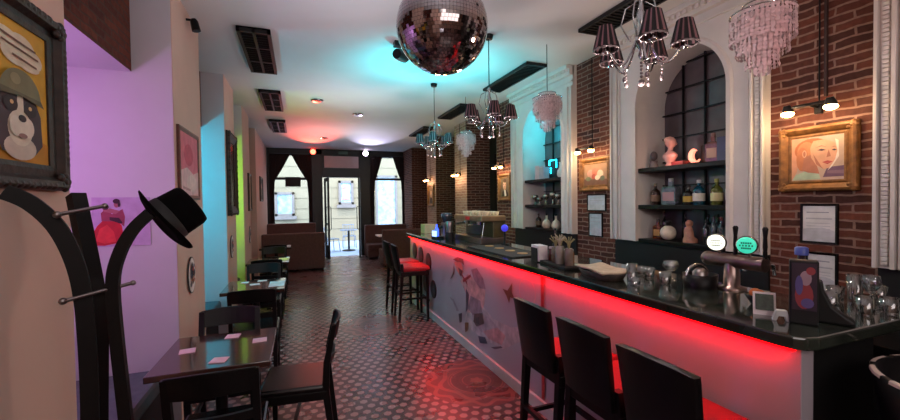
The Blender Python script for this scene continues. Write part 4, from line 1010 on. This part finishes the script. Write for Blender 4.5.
# rubber mat with coasters
tag(MB().box(-.2,.2,-.5,.5,0,.012).build('bar_mat', mat('brown_black_rubber', (38,30,26), .7, var=.3, scale=50, bump=.4), loc=(1.98, 3.62, ZB), bevel=.004), 'dark rubber bar mat with four pale coasters', 'mat')
for k, lb in enumerate(('coaster nearest the napkin holder on the rubber mat', 'second coaster from the napkin holder on the rubber mat', 'third coaster from the napkin holder on the rubber mat', 'coaster nearest the coffee machine on the rubber mat')):
    tag(MB().lathe([(.05,0),(.05,.005),(.048,.006)], 20).build('coaster', mat('tan_coaster', (170,132,84), .6, var=.2), loc=(1.99, 3.28+.235*k, ZB+.0125)), lb, 'coaster', 'pale coasters on the rubber mat')
# espresso machine
t = thing('espresso_machine', 'steel espresso machine on the bar with cups stacked on top', 'coffee machine', (2.2, 4.72, ZB))
MB().box(-.17,.17,-.42,.42,.0,.07).build('drip_tray', M_STEEL, t, bevel=.006)
MB().box(.0,.17,-.42,.42,.07,.3).build('back_body', mat('olive_steel', (96,88,62), .35, .7, var=.2), t, bevel=.01)
MB().box(-.17,.17,-.44,.44,.27,.34).build('head', mat('warm_steel', (168,148,116), .3, .8, var=.15), t, bevel=.012)
for y in (-.2,.2):
    g = MB(); g.lathe([(.04,0),(.042,.05)], 16, (-.08,y,.22)); g.cyl((-.1,y,.235),(-.24,y,.225),.013); g.build('brew_group', M_CHROME, t)
MB().cyl((-.1,-.38,.27),(-.14,-.4,.08),.007).build('steam_wand', M_CHROME, t)
MB().box(-.176,-.168,-.1,.02,.285,.325).build('brand_plate', mat('red_plate', (170,40,40), .4, emit=.3), t)
k = 0
for y in (-.36,-.26,-.16,-.06,.06,.18,.3):
    for x in (-.06,.08):
        k += 1
        o = MB().lathe([(.022,0),(.036,.05),(.033,.05),(.02,.006)], 14).build('cup', mat('cream_cup', (226,206,170), .35), loc=(2.2+x, 4.72+y, ZB+.341))
        tag(o, 'cream cup among the cups warming on top of the espresso machine', 'cup', 'cups on the espresso machine')
t = thing('coffee_grinder', 'grey coffee grinder with a dark hopper beside the espresso machine', 'grinder', (1.98, 5.32, ZB))
MB().box(-.07,.07,-.07,.07,0,.22).build('body', M_STEEL, t, bevel=.012); MB().lathe([(.05,.22),(.08,.30),(.08,.35),(.06,.36)], 18).build('hopper', mat('smoky_hopper', (60,60,66), .15), t); MB().cyl((-.07,0,.16),(-.12,0,.15),.02).build('spout', M_BLACK, t)
t = thing('blender_jug', 'dark countertop blender between grinder and blue lit case', 'blender', (1.92, 5.05, ZB))
MB().lathe([(.06,0),(.065,.05),(.05,.1)], 18).build('base', M_BLACK, t); MB().lathe([(.04,.1),(.055,.24),(.05,.25)], 16).build('jug', M_STEEL, t)
t = thing('blue_light_case', 'small blue glowing bottle case on the far part of the bar', 'display case', (1.83, 5.3, ZB), .2)
MB().box(-.06,.06,-.07,.07,0,.03).build('base', M_BLACK, t); 
MB().lathe([(.03,.03),(.03,.12),(.012,.16),(.012,.2)], 14, (0,.02,0)).build('bottle', mat('blue_glow_bottle', (60,90,230), .2, emit=2.2), t); MB().box(-.055,-.05,-.06,.06,.03,.11).build('glow_panel', mat('pale_blue_glow', (150,180,255), .3, emit=2.5), t)
o = MB().box(-.1,.1,-.11,.11,0,.15).build('cream_box', mat('cream_carton', (214,190,150), .7, var=.1), loc=(2.02, 6.32, ZB), bevel=.004); tag(o, 'cream carton on the bar top at the street end', 'box')
o = MB().lathe([(.03,0),(.03,.16),(.012,.2),(.012,.26)], 14).build('dark_bottle', mat('dark_liqueur', (40,26,24), .15), loc=(2.2, 3.05, ZB)); tag(o, 'dark bottle standing behind the rubber mat on the bar', 'bottle')
t = thing('table_lamp', 'violet blue glowing drinks lamp at the near end of the espresso machine', 'lamp', (2.25, 4.1, ZB))
MB().lathe([(.05,0),(.05,.015),(.012,.02),(.012,.16)], 16).build('stand', M_BLACKMETAL, t); MB().sphere((0,0,.2), .042, 14, 10).build('globe', mat('violet_globe', (60,56,200), .3, emit=.9), t)

# ------------------------------------------------------------------ back bar shelves and what stands on them
def shelf(label, y0, y1, z):
    tag(MB().box(XR-.045, 3.48, y0, y1, z-.04, z).build('wall_shelf', M_BLACKWOOD, bevel=.004), label, 'shelf', 'black shelves in the arched niches')
for nm, a, b in (('near', 2.122, 3.008), ('far blue', 4.202, 5.118)):
    for lb, z in (('upper', 1.955), ('middle', 1.595), ('lowest', 1.262)): shelf('%s black shelf in the %s arched niche' % (lb, nm), a, b, z)
def bottle(label, y, z, r, h, c, cap=(30,26,26), lab=None, x=3.3, square=False, grp='bottles on the near niche shelves', emit=0, neck=.3, rough=.12):
    t = thing('liquor_bottle', label, 'bottle', (x, y, z+.001), .3, grp)
    m = MB(); nk = r*neck
    mt = mat('glass_%d_%d_%d' % c + ('e' if emit else ''), tuple(int(v*.82) for v in c), rough, var=.45, scale=26, emit=emit, trans=.35, coat=1)
    if square:
        m.loft([[(q*sx_, q*sy_, zz) for sx_, sy_ in ((-1,-1),(1,-1),(1,1),(-1,1))] for q, zz in ((r*.95,0),(r,.01),(r,h*.62),(r*.8,h*.68),(nk,h*.72),(nk,h*.9))], smooth=False)
    else: m.lathe([(r*.9,0),(r,.01),(r,h*.58),(r*.8,h*.66),(nk,h*.76),(nk,h*.9)], 18)
    m.build('body', mt, t)
    MB().lathe([(nk*1.25,h*.87),(nk*1.25,h*.985),(nk,h)], 14).build('cap', mat('cap_%d_%d_%d' % cap, cap, .4), t)
    if lab:
        l = MB()
        if square: l.box(-r*1.01, r*1.01, -r*.8, r*.8, h*.15, h*.48)
        else: l.lathe([(r*1.012,h*.15),(r*1.012,h*.46)], 18, cap=False)
        l.build('bottle_label', mat('label_%d_%d_%d' % lab, lab, .6), t)
    return t
S1, S2, S3 = 1.955, 1.595, 1.262
# near niche, top shelf
t = thing('statuette', 'small grey stone head statuette at the left end of the top near shelf', 'statuette', (3.28, 2.93, S1))
MB().lathe([(.045,0),(.04,.03),(.03,.05),(.035,.07)], 14).build('base', mat('grey_stone', (120,110,108), .7, var=.2), t); MB().sphere((0,0,.12), .04, 14, 10, (.9,.8,1.2)).build('head', mat('dark_grey_stone', (84,76,76), .7, var=.2), t)
t = thing('bust', 'pale pink lit female bust on the top near shelf', 'bust', (3.27, 2.74, S1), 1.3)
b = MB()
b.loft([[(q*a_*cos(2*PI*i/18)+ox, q*b_*sin(2*PI*i/18)+oy, z) for i in range(18)] for q, a_, b_, ox, oy, z in ((1,.05,.045,0,0,0),(1,.045,.04,0,0,.015),(1,.03,.03,0,0,.03),(1,.06,.035,0,0,.055),(1,.085,.045,0,0,.085),(1,.09,.045,0,0,.105),(1,.06,.035,0,0,.13),(1,.024,.024,0,-.002,.145),(1,.022,.022,0,-.006,.175),(1,.034,.036,0,-.01,.19),(1,.043,.05,0,-.008,.215),(1,.043,.052,0,-.002,.245),(1,.03,.036,0,.004,.27),(1,.008,.01,0,.004,.28))])
b.sphere((0,.035,.25), .024, 10, 8); b.sphere((0,-.062,.215), .011, 8, 6, (.8,1,1.2)); b.build('body', mat('pink_plaster', (232,176,160), .5, var=.05), t)
t = thing('crescent_lamp', 'glowing pink crescent ornament on the top near shelf', 'lamp', (3.27, 2.5, S1))
pts = ell(0,.075,.055,.065,16,PI*.55,PI*1.75); inn = [(x*.62+.022, .075+(z-.075)*.72) for x, z in pts[::-1]]
m = MB(); m.prism([(.0, -x, z) for x, z in pts+inn], (.025,0,0)); m.build('crescent', mat('pink_glow', (255,150,120), .4, emit=1.6), t)
MB().box(-.02,.045,-.05,.05,0,.014).build('base', M_BLACK, t)
tag(MB().box(-.04,.04,-.06,.06,0,.035).build('red_box', mat('dark_red_box', (130,34,34), .5), loc=(3.24, 2.61, S1+.001), bevel=.003), 'flat dark red box between the bust and the crescent', 'box')
tag(MB().lathe([(.06,0),(.064,.01),(.064,.16),(.058,.17),(.02,.175)], 20).build('dark_canister', mat('brown_canister', (52,40,38), .4, var=.2), loc=(3.40, 2.45, S1+.001)), 'dark round canister behind the crescent on the top near shelf', 'canister')
bottle('pinkish square decanter on the top near shelf', 2.345, S1, .046, .25, (196,140,124), (150,120,110), (220,180,150), square=True)
tag(MB().box(-.05,.05,-.075,.075,0,.2).build('blue_gift_box', mat('dark_blue_box', (48,50,92), .4, var=.2), loc=(3.29, 2.2, S1+.001), bevel=.004), 'dark blue box at the right end of the top near shelf', 'box')
# middle shelf
bottle('brown stubby bottle at the left end of the middle near shelf', 2.93, S2, .045, .21, (84,54,40), (120,100,80), (130,104,80))
bottle('square clear teal bottle on the middle near shelf', 2.755, S2, .062, .25, (132,170,164), (170,170,170), (176,140,136), square=True)
bottle('small dark bottle with gold label on the middle near shelf', 2.575, S2, .045, .17, (44,36,32), (60,44,36), (196,160,70))
bottle('teal blue bottle with a white label on the middle near shelf', 2.475, S2, .048, .22, (30,110,140), (200,200,200), (224,220,206))
bottle('yellow green bottle with a pale label on the middle near shelf', 2.315, S2, .046, .22, (150,160,70), (176,176,90), (226,220,160))
bottle('tall dark bottle with a round white label on the middle near shelf', 2.19, S2, .044, .29, (24,20,24), (30,26,26), (214,206,206))
# lowest shelf
bottle('amber square bottle at the left end of the lowest near shelf', 2.90, S3, .036, .19, (150,78,30), (40,30,26), (190,140,80), square=True)
t = thing('decanter', 'round white patterned decanter on the lowest near shelf', 'decanter', (3.25, 2.745, S3))
MB().sphere((0,0,.07), .07, 18, 12).build('body', mat('white_ceramic', (222,208,186), .35, var=.15, scale=30), t); MB().lathe([(.02,.13),(.018,.16),(.028,.165),(.024,.185)], 14).build('stopper', M_BLACK, t)
t = thing('figurine', 'small seated pink and gold figurine on the lowest near shelf', 'figurine', (3.25, 2.52, S3), 1.2)
m = MB(); m.loft([[(a_*cos(2*PI*i/14)+ox, b_*sin(2*PI*i/14)+oy, z) for i in range(14)] for a_, b_, ox, oy, z in ((.055,.06,0,0,0),(.055,.06,0,0,.03),(.04,.04,0,.01,.05),(.045,.035,0,.015,.1),(.03,.03,0,.015,.13),(.018,.018,0,.01,.14),(.028,.03,0,.008,.155),(.03,.032,0,.008,.18),(.01,.01,0,.008,.2))]); m.build('body', mat('pink_gold_glaze', (180,124,100), .4, var=.35, scale=24), t)
rr = random.Random(11)
for k, (lb, y, h, c) in enumerate((('bottle with a dark shoulder beside the figurine on the lowest shelf', 2.42, .2, (70,74,76)), ('clear tall bottle second right of the figurine', 2.35, .24, (96,120,126)), ('clear bottle with red cap on the lowest shelf', 2.285, .23, (90,110,116)), ('clear bottle right of the red capped one', 2.225, .24, (100,130,140)), ('pale blue bottle at the right end of the lowest shelf', 2.165, .24, (84,140,160)))):
    bottle(lb, y, S3, .03, h, c, (110,30,40) if k == 2 else (40,36,40), None, x=3.31)
for k, (lb, y) in enumerate((('slim clear bottle in the back row behind the figurine', 2.47), ('slim clear bottle in the back row, middle', 2.38), ('slim clear bottle in the back row by the niche edge', 2.26))):
    bottle(lb, y, S3, .028, .25, (76,96,104), (34,30,34), None, x=3.41)
bottle('dark slim bottle behind the amber square bottle', 2.93, S3, .026, .26, (40,36,40), (50,40,40), None, x=3.42)
bottle('dark slim bottle behind the round decanter', 2.7, S3, .028, .24, (36,34,38), (46,40,40), None, x=3.42)
# far niche
FG = 'things on the far niche shelves'
tag(MB().box(-.05,.05,-.06,.06,0,.2).build('white_carton', mat('pinkish_carton', (206,180,180), .6, var=.15), loc=(3.28, 4.9, S1+.001), bevel=.003), 'pinkish white carton on the top shelf of the blue lit niche', 'box')
tag(MB().box(-.05,.05,-.05,.05,0,.17).build('pale_carton', mat('grey_carton', (176,170,176), .6, var=.15), loc=(3.26, 4.77, S1+.001), bevel=.003), 'grey carton beside the square neon sign in the blue lit niche', 'box')
M_NEON = mat('cyan_neon', (60,230,255), .3, emit=7, ecol=(30,220,255))
t = thing('neon_sign', 'square cyan neon sign on the top shelf of the far niche', 'neon sign', (3.33, 4.66, S1+.02))
MB().box(.01,.03,-.09,.09,-.02,.26).build('backboard', M_BLACK, t)
m = MB(); m.tube([(0,-.08,.13),(0,-.08,.24),(0,.08,.24),(0,.08,.17)], .008, 8); m.tube([(0,.05,.06),(0,.05,.14)], .008, 8); m.build('neon_tube', M_NEON, t)
t = thing('neon_arc', 'curved cyan neon ornament on the top shelf of the far niche', 'neon sign', (3.33, 4.38, S1))
MB().box(-.03,.03,-.1,.1,0,.015).build('base', M_BLACK, t)
m = MB(); m.tube([(0,.12*cos(a)-.02,.015+.19*sin(a)) for a in [PI*.02+PI*.62*i/12 for i in range(13)]], .011, 8); m.build('neon_tube', M_NEON, t)
t = thing('white_vase', 'white slender vase before the curved neon ornament', 'vase', (3.24, 4.36, S1))
MB().lathe([(.035,0),(.05,.04),(.045,.09),(.02,.13),(.018,.18),(.026,.2)], 16).build('body', mat('white_glaze', (220,214,210), .3, var=.05), t)
M_SILVER = mat('tarnished_silver', (190,176,160), .25, .9, var=.25)
for k, (lb, y, h) in enumerate((('silver goblet at the left end of the far middle shelf', 5.02, .14), ('second silver goblet from the left on the far middle shelf', 4.9, .1), ('third silver goblet from the left on the far middle shelf', 4.74, .15), ('fourth silver goblet from the left on the far middle shelf', 4.58, .17), ('silver goblet at the right of the far middle shelf', 4.46, .15))):
    t = thing('goblet', lb, 'goblet', (3.27, y, S2+.001), group='silver goblets on the far niche shelf')
    MB().lathe([(.036,0),(.03,.008),(.008,.02),(.007,h*.45)], 16).build('stem', M_SILVER, t); MB().lathe([(.012,h*.43),(.04,h*.6),(.046,h*.85),(.04,h),(.036,h),(.03,h*.6)], 16).build('bowl', M_SILVER, t)
bottle('dark bottle at the right end of the far middle shelf', 4.28, S2, .035, .22, (36,34,40), (40,36,40), (120,110,110), grp=FG)
bottle('brown bottle at the left end of the far lowest shelf', 4.98, S3, .04, .2, (70,50,40), (60,50,44), (110,90,70), grp=FG)
for lb, y in (('white round flask left of the pair on the far lowest shelf', 4.72), ('white round flask right of the pair on the far lowest shelf', 4.5)):
    t = thing('flask', lb, 'flask', (3.26, y, S3+.001), group='white flasks in the far niche'); MB().lathe([(.04,0),(.062,.03),(.064,.06),(.045,.1),(.016,.125),(.014,.17),(.022,.18)], 18).build('body', mat('white_ceramic', (222,208,186), .35), t); MB().lathe([(.012,.178),(.014,.2),(.006,.205)], 12).build('stopper', M_BLACK, t)
bottle('dark bottle at the right end of the far lowest shelf', 4.3, S3, .036, .2, (30,28,32), (44,40,40), None, grp=FG)

# ------------------------------------------------------------------ lights
wd = bpy.data.worlds.new('sky'); bpy.context.scene.world = wd; wd.use_nodes = True
bgn = wd.node_tree.nodes['Background']; bgn.inputs['Color'].default_value = (.62, .78, 1, 1); bgn.inputs['Strength'].default_value = 8
light('SUN', 'sun', (0, 0, 20), 3, (1, .95, .86), .02, target=(2.5, 9, 0))
light('AREA', 'rear_fill_light', (.6, -1.6, 2.9), 48, (1, .9, .88), (2.6, 1.8), target=(.6, 3.0, 1.2))  # unseen fill added behind the camera to lift the room
for i, (x, y, e, c) in enumerate(((.3, .9, 50, (.88, .88, 1)), (2.3, .9, 16, (1, .5, .46)), (.4, 3.0, 32, (.84, .9, 1)), (.7, 6.2, 42, (.88, .88, 1)), (.9, 9.4, 40, (1, .93, .92)))): light('SPOT', 'added_ceiling_fill', (x, y, 2.0), e, c, .02, rot=(PI, 0, 0), spot_size=2.7, spot_blend=1)  # unseen floating spots added to brighten the ceiling
light('POINT', 'purple_alcove_lamp', (-1.85, 2.55, 2.0), 20, (.74, .36, 1), .08)
light('POINT', 'blue_alcove_lamp', (-1.85, 4.75, 2.0), 50, (.0, .6, .85), .08)
light('POINT', 'green_alcove_lamp', (-1.85, 6.8, 2.0), 50, (.3, .9, .0), .08)
light('SPOT', 'cyan_ceiling_wash', (1.4, 4.3, 2.45), 150, (.0, .68, .78), .05, target=(1.6, 4.7, 3.3), spot_size=2.7, spot_blend=1)
light('SPOT', 'red_ceiling_wash', (.40, YF-.35, 2.62), 900, (1, .1, .06), .03, target=(.36, 10.4, 3.3), spot_size=.72, spot_blend=1)
light('SPOT', 'violet_ceiling_wash', (1.97, YF-.35, 2.62), 420, (.72, .68, 1), .03, target=(1.85, 10.4, 3.3), spot_size=.72, spot_blend=1)
for i, (y, e) in enumerate(((1.68, 13), (3.55, 13), (5.25, 12))): light('POINT', 'fill_under_chandelier', (1.79, y, 2.17), e, (1, .84, .80), .05)  # added fill below the chandeliers, which are unlit themselves
light('POINT', 'niche_cyan', (3.36, 4.66, 2.62), 9, (.0, .7, .9), .05)
light('POINT', 'shelf_pink', (3.16, 2.62, 2.02), .6, (1, .4, .3), .03)
for y in (1.56, 3.70, 5.83, 7.72, 9.75):
    for s in (-1, 1): light('POINT', 'picture_lamp', (XR-.17, y+s*.115, 2.18), 3.6, (1, .68, .4), .03)

# ------------------------------------------------------------------ camera
cam = bpy.data.cameras.new('camera'); co = bpy.data.objects.new('camera', cam); COL.objects.link(co)
cam.sensor_fit = 'HORIZONTAL'; cam.sensor_width = 36; cam.lens = 36*395/900; cam.clip_start = .02
Rm = ((0.933993, 0.019762, -0.356745), (-0.357041, 0.014187, -0.933981), (-0.013396, 0.999704, 0.020306))
co.matrix_world = Matrix(((Rm[0][0],Rm[0][1],Rm[0][2],0),(Rm[1][0],Rm[1][1],Rm[1][2],0),(Rm[2][0],Rm[2][1],Rm[2][2],1.65),(0,0,0,1)))
sc = bpy.context.scene; sc.camera = co
sc.view_settings.view_transform = 'Standard'; sc.view_settings.look = 'None'; sc.view_settings.exposure = 0; sc.view_settings.gamma = 1
sc.cycles.use_denoising = True; sc.cycles.max_bounces = 8; sc.cycles.sample_clamp_indirect = 6; sc.cycles.caustics_reflective = False; sc.cycles.caustics_refractive = False
